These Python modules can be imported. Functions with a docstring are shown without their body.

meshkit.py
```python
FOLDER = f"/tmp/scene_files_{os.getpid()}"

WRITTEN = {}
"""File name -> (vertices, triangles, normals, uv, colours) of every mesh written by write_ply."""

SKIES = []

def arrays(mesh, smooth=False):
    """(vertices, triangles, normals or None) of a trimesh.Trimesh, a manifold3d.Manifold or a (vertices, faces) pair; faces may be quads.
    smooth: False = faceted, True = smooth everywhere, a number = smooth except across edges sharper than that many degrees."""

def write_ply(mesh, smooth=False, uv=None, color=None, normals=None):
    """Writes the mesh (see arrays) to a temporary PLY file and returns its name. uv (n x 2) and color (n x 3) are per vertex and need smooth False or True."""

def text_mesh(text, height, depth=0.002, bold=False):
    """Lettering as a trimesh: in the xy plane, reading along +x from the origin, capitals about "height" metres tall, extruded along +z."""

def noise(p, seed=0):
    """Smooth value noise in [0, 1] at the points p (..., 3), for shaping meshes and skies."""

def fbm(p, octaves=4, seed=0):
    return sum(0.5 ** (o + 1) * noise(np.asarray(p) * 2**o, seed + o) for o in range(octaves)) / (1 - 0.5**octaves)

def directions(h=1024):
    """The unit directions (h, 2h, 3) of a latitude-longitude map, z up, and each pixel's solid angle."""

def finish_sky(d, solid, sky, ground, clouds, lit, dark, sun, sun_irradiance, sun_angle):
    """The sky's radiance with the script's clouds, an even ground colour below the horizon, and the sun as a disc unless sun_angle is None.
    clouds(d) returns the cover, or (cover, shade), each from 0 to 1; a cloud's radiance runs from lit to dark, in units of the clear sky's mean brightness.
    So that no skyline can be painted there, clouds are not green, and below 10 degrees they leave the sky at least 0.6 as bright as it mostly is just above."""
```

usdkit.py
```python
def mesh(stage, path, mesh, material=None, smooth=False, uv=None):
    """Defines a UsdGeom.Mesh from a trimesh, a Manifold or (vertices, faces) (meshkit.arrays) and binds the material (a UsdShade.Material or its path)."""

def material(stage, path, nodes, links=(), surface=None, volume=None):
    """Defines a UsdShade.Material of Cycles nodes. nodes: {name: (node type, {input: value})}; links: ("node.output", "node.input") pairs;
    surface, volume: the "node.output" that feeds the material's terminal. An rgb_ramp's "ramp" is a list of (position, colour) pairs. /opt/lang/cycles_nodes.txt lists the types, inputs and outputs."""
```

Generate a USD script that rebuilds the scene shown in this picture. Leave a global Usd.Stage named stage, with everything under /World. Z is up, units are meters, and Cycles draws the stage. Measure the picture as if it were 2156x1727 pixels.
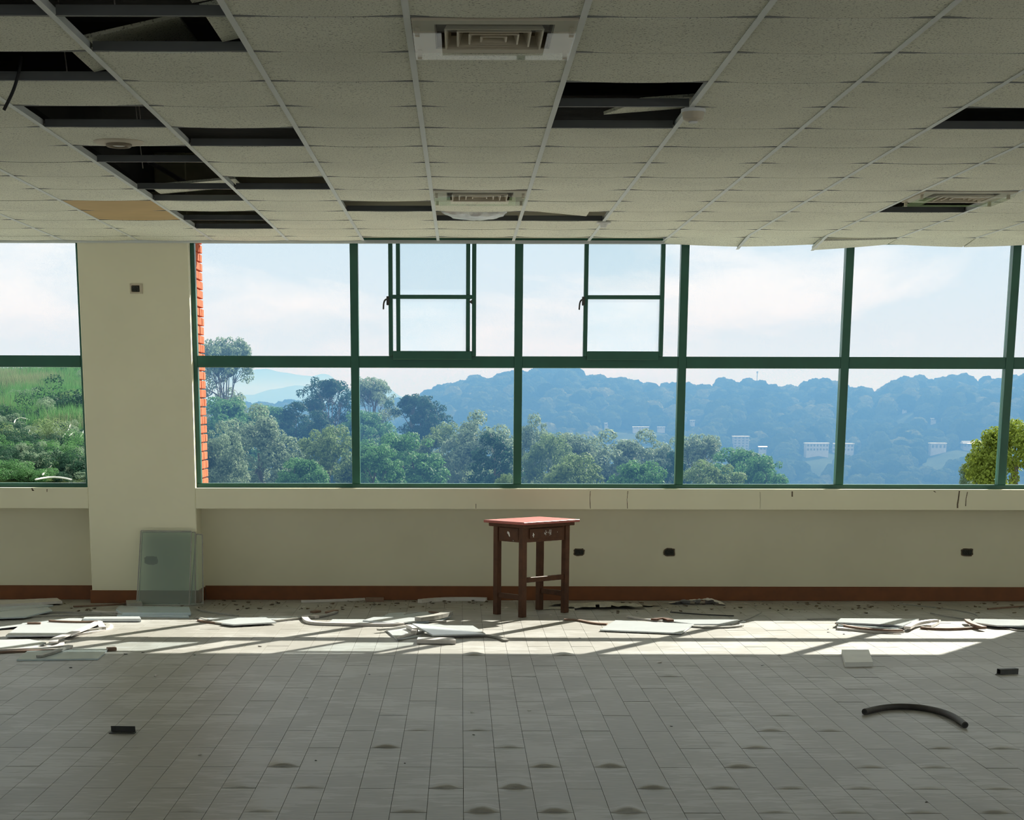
import math, random
import numpy as np, trimesh, usdkit, meshkit
from pxr import Usd, UsdGeom, UsdLux, UsdShade, Gf, Sdf, Vt
from shapely.geometry import Polygon, box as sbox

stage = Usd.Stage.CreateInMemory()
UsdGeom.Xform.Define(stage, '/World')
UsdGeom.Scope.Define(stage, '/World/Looks')
RNG = np.random.default_rng(7)
random.seed(7)

# ---------------------------------------------------------------- camera
FPX, YAW, PITCH, ROLL, CX, CY, EYE = 3648.3451, .0005, -.2168, .002, 971.7126, 1659.5548, 1.624
W, H = 2156, 1727
fwd = np.array([math.sin(YAW) * math.cos(PITCH), math.cos(YAW) * math.cos(PITCH), math.sin(PITCH)])
right0 = np.array([math.cos(YAW), -math.sin(YAW), 0.0])
up0 = np.cross(right0, fwd)
right = math.cos(ROLL) * right0 + math.sin(ROLL) * up0
up = -math.sin(ROLL) * right0 + math.cos(ROLL) * up0
cam = UsdGeom.Camera.Define(stage, '/World/camera')
cam.AddTransformOp().Set(Gf.Matrix4d(*right, 0, *up, 0, *(-fwd), 0, 0, 0, EYE, 1))
cam.CreateHorizontalApertureAttr(36.0)
cam.CreateVerticalApertureAttr(36.0 * H / W)
cam.CreateFocalLengthAttr(36.0 * FPX / W)
cam.CreateHorizontalApertureOffsetAttr((W / 2 - CX) / W * 36.0)
cam.CreateVerticalApertureOffsetAttr((CY - H / 2) / W * 36.0)
cam.CreateClippingRangeAttr((0.05, 20000.0))
cam.CreateExposureAttr(0.33)

# ---------------------------------------------------------------- sky and sun
SUN_DIR = np.array([0.72, 1.0, 0.815]); SUN_DIR /= np.linalg.norm(SUN_DIR)
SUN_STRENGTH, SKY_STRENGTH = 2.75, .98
sky = usdkit.material(stage, '/World/Looks/sky', {
    'tc': ('texture_coordinate', {}),
    'sep': ('separate_xyz', {}),
    'ramp': ('rgb_ramp', {'ramp': [(0.0, (.70, .76, .80)), (.03, (.70, .765, .81)), (.10, (.57, .69, .785)), (.28, (1.0, 1.08, 1.12)), (1.0, (.95, 1.06, 1.15))]}),  # upper sky, out of view, set brighter to add fill light
    'map': ('mapping', {'scale': (5.0, 5.0, 15.0), 'location': (41.4, 14.2, 5.5)}),
    'n': ('noise_texture', {'scale': 1.0, 'detail': 7.0, 'roughness': .58, 'distortion': .3}),
    'cr': ('rgb_ramp', {'ramp': [(0.0, (0, 0, 0)), (.50, (0, 0, 0)), (.64, (1, 1, 1)), (1.0, (1, 1, 1))]}),
    'mix': ('mix', {'mix_type': 'mix', 'color2': (.90, .91, .92)}),
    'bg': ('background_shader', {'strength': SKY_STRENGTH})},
    [('tc.generated', 'sep.vector'), ('sep.z', 'ramp.fac'), ('tc.generated', 'map.vector'), ('map.vector', 'n.vector'), ('n.fac', 'cr.fac'),
     ('cr.color', 'mix.fac'), ('ramp.color', 'mix.color1'), ('mix.color', 'bg.color')], surface='bg.background')
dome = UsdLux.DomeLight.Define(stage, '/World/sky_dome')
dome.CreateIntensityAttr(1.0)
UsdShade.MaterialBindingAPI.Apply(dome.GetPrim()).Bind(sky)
sun = UsdLux.DistantLight.Define(stage, '/World/sun')
sun.CreateIntensityAttr(SUN_STRENGTH / (math.pi * math.sin(math.radians(.265)) ** 2)); sun.CreateAngleAttr(0.53); sun.CreateColorAttr(Gf.Vec3f(1.0, .965, .90))
zax = SUN_DIR; xax = np.cross([0, 0, 1.0], zax); xax /= np.linalg.norm(xax); yax = np.cross(zax, xax)
sun.AddTransformOp().Set(Gf.Matrix4d(*xax, 0, *yax, 0, *zax, 0, 0, 0, 0, 1))

# ---------------------------------------------------------------- helpers
def ray(px, py):
    return right * (px - CX) / FPX - up * (py - CY) / FPX + fwd

def at(px, py, x=None, y=None, z=None):
    """The place in the room that the photograph's point shows, on the plane x, y or z = ..."""
    d = ray(px, py)
    t = x / d[0] if x is not None else y / d[1] if y is not None else (z - EYE) / d[2]
    p = d * t
    p[2] += EYE
    return p

used = {}
def numbered(parent, name):
    k = used.get((parent, name), 0)
    used[(parent, name)] = k + 1
    return name if k == 0 else f'{name}_{k:03d}'

def tag(prim, label=None, cat=None, group=None, kind=None):
    for k, v in (('label', label), ('category', cat), ('group', group), ('kind', kind)):
        if v: prim.SetCustomDataByKey(k, v)
    return prim

def obj(name, mesh, mat, parent='/World', smooth=False, **kw):
    parent = parent if isinstance(parent, str) else str(parent.GetPath())
    path = parent + '/' + numbered(parent, name)
    m = usdkit.mesh(stage, path, mesh, L[mat] if isinstance(mat, str) else mat, smooth=smooth)
    return tag(m.GetPrim(), **kw)

def thing(name, loc=(0, 0, 0), rotz=0, scale=None, parent='/World', **kw):
    parent = parent if isinstance(parent, str) else str(parent.GetPath())
    x = UsdGeom.Xform.Define(stage, parent + '/' + numbered(parent, name))
    x.AddTranslateOp().Set(Gf.Vec3d(*map(float, loc))); x.AddRotateZOp().Set(float(rotz))
    if scale is not None: x.AddScaleOp().Set(Gf.Vec3f(*map(float, scale)))
    return tag(x.GetPrim(), **kw)

def copy_of(root, loc, rotz=0, scale=None, **kw):
    r = thing(root.GetName().rstrip('0123456789').rstrip('_'), loc, rotz, scale, **kw)
    r.GetReferences().AddInternalReference(root.GetPath()); r.SetInstanceable(True)
    return r

cat = trimesh.util.concatenate
def bx(x0, x1, y0, y1, z0, z1):
    b = trimesh.creation.box([abs(x1 - x0), abs(y1 - y0), abs(z1 - z0)])
    b.apply_translation([(x0 + x1) / 2, (y0 + y1) / 2, (z0 + z1) / 2])
    return b

def bevel_box(x0, x1, y0, y1, z0, z1, r=.003):
    c = np.array([[x, y, z] for x in (x0, x1) for y in (y0, y1) for z in (z0, z1)], float)
    mid = c.mean(0); pts = []
    for p in c:
        s = np.sign(mid - p)
        for k in range(3):
            q = p.copy()
            for a in range(3):
                if a != k: q[a] += s[a] * r
            pts.append(q)
    return trimesh.convex.convex_hull(np.array(pts))

def tube(pts, r, n=8):
    p = np.asarray(pts, float)
    t = np.gradient(p, axis=0); t /= np.linalg.norm(t, axis=1, keepdims=True) + 1e-12
    ref = np.array([0, 0, 1.0]) if abs(t[:, 2]).mean() < .8 else np.array([1.0, 0, 0])
    a = np.cross(t, ref); a /= np.linalg.norm(a, axis=1, keepdims=True) + 1e-12
    b = np.cross(t, a); r = np.broadcast_to(r, (len(p),))
    ang = np.arange(n) * 2 * np.pi / n
    v = (p[:, None] + r[:, None, None] * (np.cos(ang)[None, :, None] * a[:, None] + np.sin(ang)[None, :, None] * b[:, None])).reshape(-1, 3)
    f = []
    for i in range(len(p) - 1):
        for j in range(n):
            q = (i * n + j, i * n + (j + 1) % n, (i + 1) * n + (j + 1) % n, (i + 1) * n + j)
            f += [(q[0], q[2], q[1]), (q[0], q[3], q[2])]
    k = len(v); v = np.vstack([v, p[0], p[-1]]); e = (len(p) - 1) * n
    for j in range(n):
        f += [(k, j, (j + 1) % n), (k + 1, e + (j + 1) % n, e + j)]
    return trimesh.Trimesh(v, f, process=False)

def smooth_path(pts, n=24):
    from scipy.interpolate import CubicSpline
    p = np.asarray(pts, float); s = np.r_[0, np.cumsum(np.linalg.norm(np.diff(p, axis=0), axis=1))]
    return CubicSpline(s, p)(np.linspace(0, s[-1], n))

def strip(pts, w, t):
    """A flat strip of width w and thickness t along the polyline pts (its underside)."""
    p = np.asarray(pts, float); d = np.gradient(p, axis=0); d[:, 2] = 0; d /= np.linalg.norm(d, axis=1, keepdims=True) + 1e-9
    s = np.stack([-d[:, 1], d[:, 0], 0 * d[:, 0]], 1) * w / 2; u = np.array([0, 0, t])
    v = np.stack([p - s, p + s, p + s + u, p - s + u], 1).reshape(-1, 3); f = []
    for i in range(len(p) - 1):
        for j in range(4):
            a, b, c, e = 4 * i + j, 4 * i + (j + 1) % 4, 4 * i + 4 + (j + 1) % 4, 4 * i + 4 + j
            f += [(a, b, c), (a, c, e)]
    e = 4 * (len(p) - 1)
    f += [(0, 2, 1), (0, 3, 2), (e, e + 1, e + 2), (e, e + 2, e + 3)]
    m = trimesh.Trimesh(v, f, process=False); m.fix_normals(); return m

def poly_slab(pts3, t):
    """A sheet whose underside has the corners pts3 (in order), t thick."""
    p = np.asarray(pts3, float); n = len(p); v = np.vstack([p, p + [0, 0, t]])
    f = [(0, i + 1, i) for i in range(1, n - 1)] + [(n, n + i, n + i + 1) for i in range(1, n - 1)]
    for i in range(n):
        j = (i + 1) % n; f += [(i, j, n + j), (i, n + j, n + i)]
    m = trimesh.Trimesh(v, f, process=False); m.fix_normals(); return m

def rot(m, deg, axis=(0, 0, 1), point=(0, 0, 0)):
    m = m.copy(); m.apply_transform(trimesh.transformations.rotation_matrix(math.radians(deg), axis, point)); return m

def moved(m, *d):
    m = m.copy(); m.apply_translation(d); return m

# ---------------------------------------------------------------- materials
L = {}
def mat(name, nodes, links, surface='p.BSDF'):
    L[name] = usdkit.material(stage, '/World/Looks/' + name, nodes, links, surface=surface)

def plain(name, color, rough=.6, metal=0.0, var=.08, scale=6.0, bump=0.0, spec=.5, **kw):
    c = np.array(color)
    nodes = {'g': ('geometry', {}), 'n': ('noise_texture', {'scale': scale, 'detail': 5.0, 'roughness': .6}),
             'r': ('rgb_ramp', {'ramp': [(.25, tuple(c * (1 - var))), (.75, tuple(np.minimum(c * (1 + var), 1)))]}),
             'p': ('principled_bsdf', {'roughness': rough, 'metallic': metal, 'specular_ior_level': spec, **kw})}
    links = [('g.position', 'n.vector'), ('n.fac', 'r.fac'), ('r.color', 'p.base_color')]
    if bump:
        nodes['b'] = ('bump', {'strength': bump, 'distance': .01}); nodes['n2'] = ('noise_texture', {'scale': scale * 12, 'detail': 3.0})
        links += [('g.position', 'n2.vector'), ('n2.fac', 'b.height'), ('b.normal', 'p.normal')]
    mat(name, nodes, links)

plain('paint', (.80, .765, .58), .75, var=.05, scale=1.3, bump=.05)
plain('wall_lower', (.73, .69, .52), .75, var=.06, scale=1.1, bump=.05)  # slightly darker tone than the wall above
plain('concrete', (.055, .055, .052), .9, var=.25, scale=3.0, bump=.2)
plain('baseboard_brown', (.17, .052, .010), .55, var=.2, scale=9.0)
plain('subfloor', (.15, .14, .125), .9)
plain('frame_green', (.024, .112, .078), .32, var=.1)
plain('runner_white', (.66, .69, .66), .5, var=.04)
plain('tee_grey', (.13, .135, .13), .6, var=.1)
plain('stain_brown', (.52, .36, .16), .8, var=.08, scale=3.0)
plain('wood_red', (.088, .037, .019), .5, spec=.25, var=.3, scale=14.0, bump=.1)
plain('wood_top', (.38, .12, .10), .45, spec=.3, var=.15, scale=8.0)  # lighter and redder than the leg wood
plain('white_paint', (.75, .75, .72), .6)
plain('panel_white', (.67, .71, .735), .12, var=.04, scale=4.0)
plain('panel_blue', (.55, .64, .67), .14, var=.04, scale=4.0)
plain('trim_white', (.62, .58, .55), .45, var=.12, scale=9.0)
plain('trim_brown', (.20, .12, .08), .6, var=.25, scale=15.0)
plain('trim_grey', (.33, .32, .29), .5, var=.2, scale=12.0)
plain('dark_metal', (.045, .045, .042), .5, var=.3, scale=20.0)
plain('dark_rubber', (.035, .030, .026), .55, var=.3, scale=25.0)
plain('black', (.012, .012, .012), .7)
plain('beige_plastic', (.55, .48, .36), .5, var=.06)
plain('beige_dark', (.20, .155, .10), .55, var=.1)
plain('foil', (.75, .76, .76), .25, metal=.9, var=.1, scale=30.0, bump=.8)
plain('hole_shade', (.03, .031, .026), .95, var=.6, scale=60.0)
plain('brick_red', (.50, .125, .065), .9, var=.16, scale=5.0, bump=.2, spec=.05)
plain('mortar', (.55, .45, .37), .95, spec=.05)
plain('dirt', (.12, .09, .06), .95, var=.4, scale=25.0)
plain('film', (.42, .40, .34), .5, var=.25, scale=18.0)
plain('house_white', (.30, .30, .29), .8, var=.05)
plain('house_grey', (.22, .22, .22), .8, var=.1)
plain('house_window', (.09, .10, .11), .5, spec=.1)
plain('roof_light', (.55, .55, .54), .6)
plain('roof_grey', (.36, .33, .30), .7)
plain('bark', (.10, .085, .065), .9, var=.3)
plain('dead_branch', (.58, .55, .47), .8, var=.2)

# ceiling tile: pale mineral fibre with pinholes
mat('tile', {'g': ('geometry', {}), 'oi': ('object_info', {}), 'n': ('noise_texture', {'scale': 130.0, 'detail': 2.0}),
             'r': ('rgb_ramp', {'ramp': [(0, (.22, .21, .17)), (.33, (.34, .33, .27)), (.42, (.79, .79, .655)), (1, (.83, .83, .69))]}),
             'n2': ('noise_texture', {'scale': 1.6, 'detail': 3.0}), 'mr': ('map_range', {'from_min': .3, 'from_max': .7, 'to_min': .92, 'to_max': 1.05}),
             'm': ('mix', {'mix_type': 'multiply', 'fac': 1.0}), 'p': ('principled_bsdf', {'roughness': .85, 'specular_ior_level': .2})},
    [('g.position', 'n.vector'), ('n.fac', 'r.fac'), ('g.position', 'n2.vector'), ('n2.fac', 'mr.value'), ('r.color', 'm.color1'), ('mr.result', 'm.color2'), ('m.color', 'p.base_color')])

# floor planks: grey vinyl with chalky scuffs running across
def plank_mat(name, rnd):
    mat(name, {'g': ('geometry', {}), 'oi': ('object_info', {}),
        'tone': ('rgb_ramp', {'ramp': [(0, (.305, .292, .262)), (.5, (.32, .307, .277)), (1, (.338, .324, .292))]}),
        'map': ('mapping', {'scale': (3.6, 20.0, 1.0)}), 'n': ('noise_texture', {'scale': 1.0, 'detail': 8.0, 'roughness': .68}),
        'big': ('noise_texture', {'scale': 1.7, 'detail': 3.0}), 'add': ('math', {'math_type': 'multiply_add', 'value2': .85}),
        'sc': ('rgb_ramp', {'ramp': [(0, (0, 0, 0)), (.95, (0, 0, 0)), (1.06, (.65, .65, .65))]}),
        'grain': ('noise_texture', {'scale': 1.0, 'detail': 4.0}), 'gmap': ('mapping', {'scale': (9.0, 50.0, 1.0)}),
        'gr': ('map_range', {'from_min': .3, 'from_max': .7, 'to_min': .88, 'to_max': 1.1}), 'mm': ('mix', {'mix_type': 'multiply', 'fac': 1.0}),
        'mix': ('mix', {'mix_type': 'mix', 'color2': (.62, .62, .61)}),
        'p': ('principled_bsdf', {'roughness': .43, 'specular_ior_level': .62})},
        [(rnd, 'tone.fac'), ('g.position', 'map.vector'), ('map.vector', 'n.vector'), ('g.position', 'big.vector'), ('big.fac', 'add.value1'), ('n.fac', 'add.value3'), ('add.value', 'sc.fac'),
         ('g.position', 'gmap.vector'), ('gmap.vector', 'grain.vector'), ('grain.fac', 'gr.value'), ('tone.color', 'mm.color1'), ('gr.result', 'mm.color2'),
         ('sc.color', 'mix.fac'), ('mm.color', 'mix.color1'), ('mix.color', 'p.base_color')])
plank_mat('plank', 'oi.random'); plank_mat('plank_field', 'g.random_per_island')

def glass(name, tint, dust, dust_color=(.8, .85, .85), film='translucent_bsdf', sheen=.8):
    mat(name, {'lw': ('layer_weight', {'blend': .5}), 'pw': ('math', {'math_type': 'power', 'value2': 5.0}), 'f': ('math', {'math_type': 'multiply_add', 'value2': sheen, 'value3': .008}), 't': ('transparent_bsdf', {'color': tint}), 'gl': ('glossy_bsdf', {'roughness': .02, 'color': (1, 1, 1)}),
               'm': ('mix_closure', {}), 'd': (film, {'color': dust_color}), 'm2': ('mix_closure', {'fac': dust})},
        [('lw.facing', 'pw.value1'), ('pw.value', 'f.value1'), ('f.value', 'm.fac'), ('t.BSDF', 'm.closure1'), ('gl.BSDF', 'm.closure2'), ('m.closure', 'm2.closure1'), ('d.BSDF', 'm2.closure2')], surface='m2.closure')
mat('pane', {'lw': ('layer_weight', {'blend': .5}), 'pw': ('math', {'math_type': 'power', 'value2': 5.0}), 't': ('transparent_bsdf', {'color': (.97, .99, .985)}), 'gl': ('glossy_bsdf', {'roughness': .02, 'color': (1, 1, 1)}), 'm': ('mix_closure', {})}, [('lw.facing','pw.value1'),('pw.value','m.fac'),('t.BSDF','m.closure1'),('gl.BSDF','m.closure2')], surface='m.closure')
glass('pane_dusty', (.90, .955, .965), .016)
glass('sheet_glass', (.92, .96, .93), .075, (.70, .76, .68), 'diffuse_bsdf')
glass('acrylic', (.93, .95, .94), .05, (.5, .5, .45), 'diffuse_bsdf', .22)

def leaf_mat(name, a, b, c):
    mat(name, {'g': ('geometry', {}), 'r': ('rgb_ramp', {'ramp': [(0, a), (.5, b), (1, c)]}),
               'p': ('principled_bsdf', {'roughness': .6, 'specular_ior_level': .08}), 't': ('translucent_bsdf', {}), 'm': ('mix_closure', {'fac': .42})},
        [('g.random_per_island', 'r.fac'), ('r.color', 'p.base_color'), ('r.color', 't.color'), ('p.BSDF', 'm.closure1'), ('t.BSDF', 'm.closure2')], surface='m.closure')
leaf_mat('leaf_grey', (.18, .25, .16), (.34, .40, .27), (.60, .62, .48))
leaf_mat('leaf_green', (.08, .19, .065), (.17, .31, .11), (.40, .50, .22))
leaf_mat('leaf_dark', (.028, .072, .042), (.046, .105, .055), (.10, .18, .10))
leaf_mat('leaf_olive', (.14, .21, .085), (.30, .355, .155), (.54, .53, .29))
leaf_mat('leaf_bright', (.18, .23, .035), (.40, .41, .085), (.74, .71, .33))
leaf_mat('grass_blade', (.15, .19, .10), (.27, .30, .18), (.44, .44, .31))
plain('hill_green', (.04, .055, .03), 1.0, var=.35, scale=.05, spec=0.0)
plain('bounce_ground', (.36, .35, .32), .9, var=.2, scale=.8, spec=.1)  # pale surface of the unseen ground added to bounce light
plain('ground_green', (.055, .08, .03), 1.0, var=.35, scale=.4, spec=0.0)
mat('forest_leaf', {'g': ('geometry', {}), 'n': ('noise_texture', {'scale': .9, 'detail': 4.0}), 'oi': ('object_info', {}),
                    'r': ('rgb_ramp', {'ramp': [(0, (.014, .026, .012)), (.5, (.030, .046, .020)), (.85, (.05, .066, .028)), (1, (.10, .11, .05))]}), 'p': ('principled_bsdf', {'roughness': .9, 'specular_ior_level': .0})},
    [('oi.random', 'r.fac'), ('r.color', 'p.base_color')])

# ---------------------------------------------------------------- the room
CEIL = 1.3029 + EYE
WALL, RECESS = 14.6, 14.88
XL, XR, YB = -11.4, 9.6, -4.0
COLX = [(-3.105, -2.21), (5.875, 6.77)]
GX, GY, T = -.7946, 6.3504, .605

fl = thing('floor', kind='structure', label='floor of grey vinyl planks, some curling at the ends')
obj('subfloor', bx(XL - .2, XR + .2, YB - .2, 15.3, -.2, -.005), 'subfloor', fl)
PW, PL, FX0, FY0 = .1505, .914, .0115, 11.0177
CURL = [(720, 1360, x, y, a) for x, y, a in ((280, 640, 1), (660, 905, .9), (870, 1048, 1.3), (1085, 905, 1.3), (1055, 643, .6), (860, 530, .5), (1275, 767, 1), (1340, 1048, 1), (1690, 767, 1.1), (1800, 1050, 1.3), (1955, 907, .9),
        (415, 1048, .5), (845, 60, 1.1), (1410, 62, 1), (2080, 198, .6), (480, 533, .4))] + \
       [(1436, 1360, x, y, a) for x, y, a in ((565, 537, .8), (470, 650, .8), (360, 768, .9), (240, 908, .6), (935, 537, .6), (650, 443, .5), (690, 908, .5), (1190, 770, .5), (1595, 772, .5), (1630, 655, .6), (2010, 655, .6), (1125, 907, .5),
        (1530, 907, .4), (2020, 912, .5), (1970, 1050, .7), (1500, 1052, .4), (1040, 1052, .4), (575, 1052, .4))] + \
       [(0, 1360, x, y, a) for x, y, a in ((1790, 765, 1), (1500, 902, .4), (1930, 907, .4), (1190, 1043, .3), (1640, 1047, .5), (1070, 1043, .3))]
curl = {}
for ox, oy, x, y, a in CURL:
    p = at(ox + x / 2.994, oy + y / 2.994 - 1, z=0)
    i = math.floor((p[0] - FX0) / PW); j = round((FY0 - p[1]) / .457); j += ((j % 2) == (i % 2))
    curl[(i, j)] = max(a, curl.get((i, j), 0))
def plank(i, j, a=0.0):
    """Plank whose near end is seam j of column i, its near end lifted by a in the middle."""
    x0, x1 = FX0 + PW * i + .001, FX0 + PW * (i + 1) - .001
    y0 = FY0 - .457 * j; y1 = y0 + PL - .002
    y1 = min(y1, RECESS - .002)
    t = .004
    if a is None:
        return bx(x0, x1, y0, y1, -t, 0)
    nu, nv = (9, 11) if a else (3, 5)
    e = .0004 + .0015 * ((i * 7919 + j * 104729) % 97 / 97.0) ** 2
    u = np.linspace(0, 1, nu); v = np.array([0, .008, .018, .03, .048, .075, .11, .16, .25, .45, 1.0] if a else [0, .06, .15, .35, 1.0]) * (y1 - y0)
    U, V = np.meshgrid(u, v, indexing='ij')
    Z = e * np.exp(-V / .12) * (1 - V / (y1 - y0)) + a * .019 * np.sin(np.pi * U) ** 1.3 * (1 - .88 * np.exp(-V / .022)) * np.exp(-(V / .14) ** 1.3)
    top = np.stack([x0 + U * (x1 - x0), y0 + V, Z], -1).reshape(-1, 3)
    bot = top - [0, 0, t]
    n = nu * nv; f = []
    for p in range(nu - 1):
        for q in range(nv - 1):
            k = p * nv + q
            f += [(k, k + nv, k + nv + 1), (k, k + nv + 1, k + 1), (n + k, n + k + nv + 1, n + k + nv), (n + k, n + k + 1, n + k + nv + 1)]
    ring = [p * nv for p in range(nu)] + [(nu - 1) * nv + q for q in range(1, nv)] + [p * nv + nv - 1 for p in range(nu - 2, -1, -1)] + [q for q in range(nv - 2, 0, -1)]
    for k in range(len(ring)):
        b, c = ring[k], ring[(k + 1) % len(ring)]
        f += [(b, n + b, n + c), (b, n + c, c)]
    return trimesh.Trimesh(np.vstack([top, bot]), f, process=False)
planks = []
for i in range(math.floor((XL - FX0) / PW), math.ceil((XR - FX0) / PW)):
    for j in range(-9, 37):
        if (j % 2) == (i % 2): continue
        y0 = FY0 - .457 * j
        if y0 > RECESS - .05 or y0 + PL < YB: continue
        c = np.array([FX0 + PW * (i + .5), y0 + PL / 2, 0])
        q = np.array([right @ (c - [0, 0, EYE]), up @ (c - [0, 0, EYE]), fwd @ (c - [0, 0, EYE])])
        vis = q[2] > 0 and -60 < CX + FPX * q[0] / q[2] < W + 60 and y0 + PL > 6.35
        planks.append((0 if vis else 1, q[2], i, j))
planks.sort()
vis = [p for p in planks if p[0] == 0]
for _, _, i, j in vis[:300]:
    obj('plank', plank(i, j, curl.get((i, j), 0)), 'plank', fl, smooth=30)
rest = [plank(i, j, curl.get((i, j), 0)) for _, _, i, j in vis[300:]] + [plank(i, j, None) for p0, _, i, j in planks if p0]
obj('plank_field', cat(rest), 'plank_field', fl, kind='stuff')

# ---- walls
wf = thing('wall_front', kind='structure', label='cream painted window wall with columns and a ledge beam')
for x0, x1 in COLX:
    obj('column', bevel_box(x0, x1, WALL, 15.0, 0, 3.6, .006), 'paint', wf)
spans = [(XL, COLX[0][0]), (COLX[0][1], COLX[1][0]), (COLX[1][1], XR)]
for x0, x1 in spans:
    obj('ledge_beam', bevel_box(x0, x1, WALL, 15.0, .787, .957, .004), 'paint', wf)
    obj('lower_panel', bx(x0, x1, RECESS, 15.0, 0, .787), 'wall_lower', wf)
    obj('head_beam', bx(x0, x1, WALL + .02, 15.0, 2.96, 3.6), 'paint', wf)
bf = thing('baseboard_front', kind='structure', label='dark brown skirting along the window wall')
for x0, x1 in spans:
    obj('skirting', bevel_box(x0 + .02, x1 - .02, RECESS - .015, RECESS, 0, .12, .003), 'baseboard_brown', bf)
for x0, x1 in COLX:
    obj('skirting', bevel_box(x0 - .014, x1 + .014, WALL - .015, WALL, 0, .107, .003), 'baseboard_brown', bf)
    obj('skirting', bx(x0 - .015, x0, WALL, RECESS, 0, .107), 'baseboard_brown', bf)
    obj('skirting', bx(x1, x1 + .015, WALL, RECESS, 0, .107), 'baseboard_brown', bf)
wl = thing('wall_left', kind='structure', label='cream painted left wall with windows')
for y0, y1, z0, z1 in ((YB, 15.0, 0, .9), (YB, 15.0, 2.92, 3.6), (YB, YB + .6, .9, 2.92), (4.6, 5.4, .9, 2.92), (13.6, 15.0, .9, 2.92)):
    obj('wall_panel', bx(XL - .2, XL, y0, y1, z0, z1), 'paint', wl)
wr = thing('wall_right', kind='structure', label='cream painted right wall with windows')
for y0, y1, z0, z1 in ((YB, 15.0, 0, .9), (YB, 15.0, 2.92, 3.6), (YB, YB + .6, .9, 2.92), (11.0, 15.0, .9, 2.92)):
    obj('wall_panel', bx(XR, XR + .2, y0, y1, z0, z1), 'paint', wr)
wb = thing('wall_back', kind='structure', label='cream painted back wall with a band of windows')
obj('lower_panel', bx(XL, XR, YB - .2, YB, 0, 1.1), 'paint', wb)
obj('head_beam', bx(XL, XR, YB - .2, YB, 2.92, 3.6), 'paint', wb)
for k in range(4):
    x = XL + 5.4 * k
    obj('column', bx(x, x + .8, YB - .2, YB, 1.1, 2.92), 'paint', wb)

# ---- exterior pier faced with red brick, and the lintel that shades the window tops
for (x0, x1), nm in zip(COLX, ('left', 'right')):
    wx = thing('wall_exterior', kind='structure', label='red brick facing of the outer pier' if nm == 'left' else 'outer brick pier beyond the right end of the windows')
    y0, y1 = 14.80, 15.30
    obj('pier_core', bx(x0 + .018, x1 - .018, 15.0, y1 - .02, -.6, 3.5), 'mortar', wx)
    if nm == 'left':
        z = .8; k = 0; pitch = .0742
        while z < 3.1:
            for s, (a, b) in enumerate(((14.81, 14.925), (14.935, 15.045), (15.055, 15.165), (15.175, 15.29)) if k % 2 else ((14.81, 14.98), (14.99, 15.17), (15.18, 15.29))):
                j = RNG.uniform(-.0025, .0025)
                obj('brick', bevel_box(x1 - .035, x1 + .012 + j, a, b, z + .004, z + pitch - .007, .004), 'brick_red', wx)
            z += pitch; k += 1
obj('trim_1', bx(XL, XR, 15.0, 15.29, 3.03, 3.5), 'concrete', kind='structure', label='outer concrete lintel above the windows')

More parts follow.
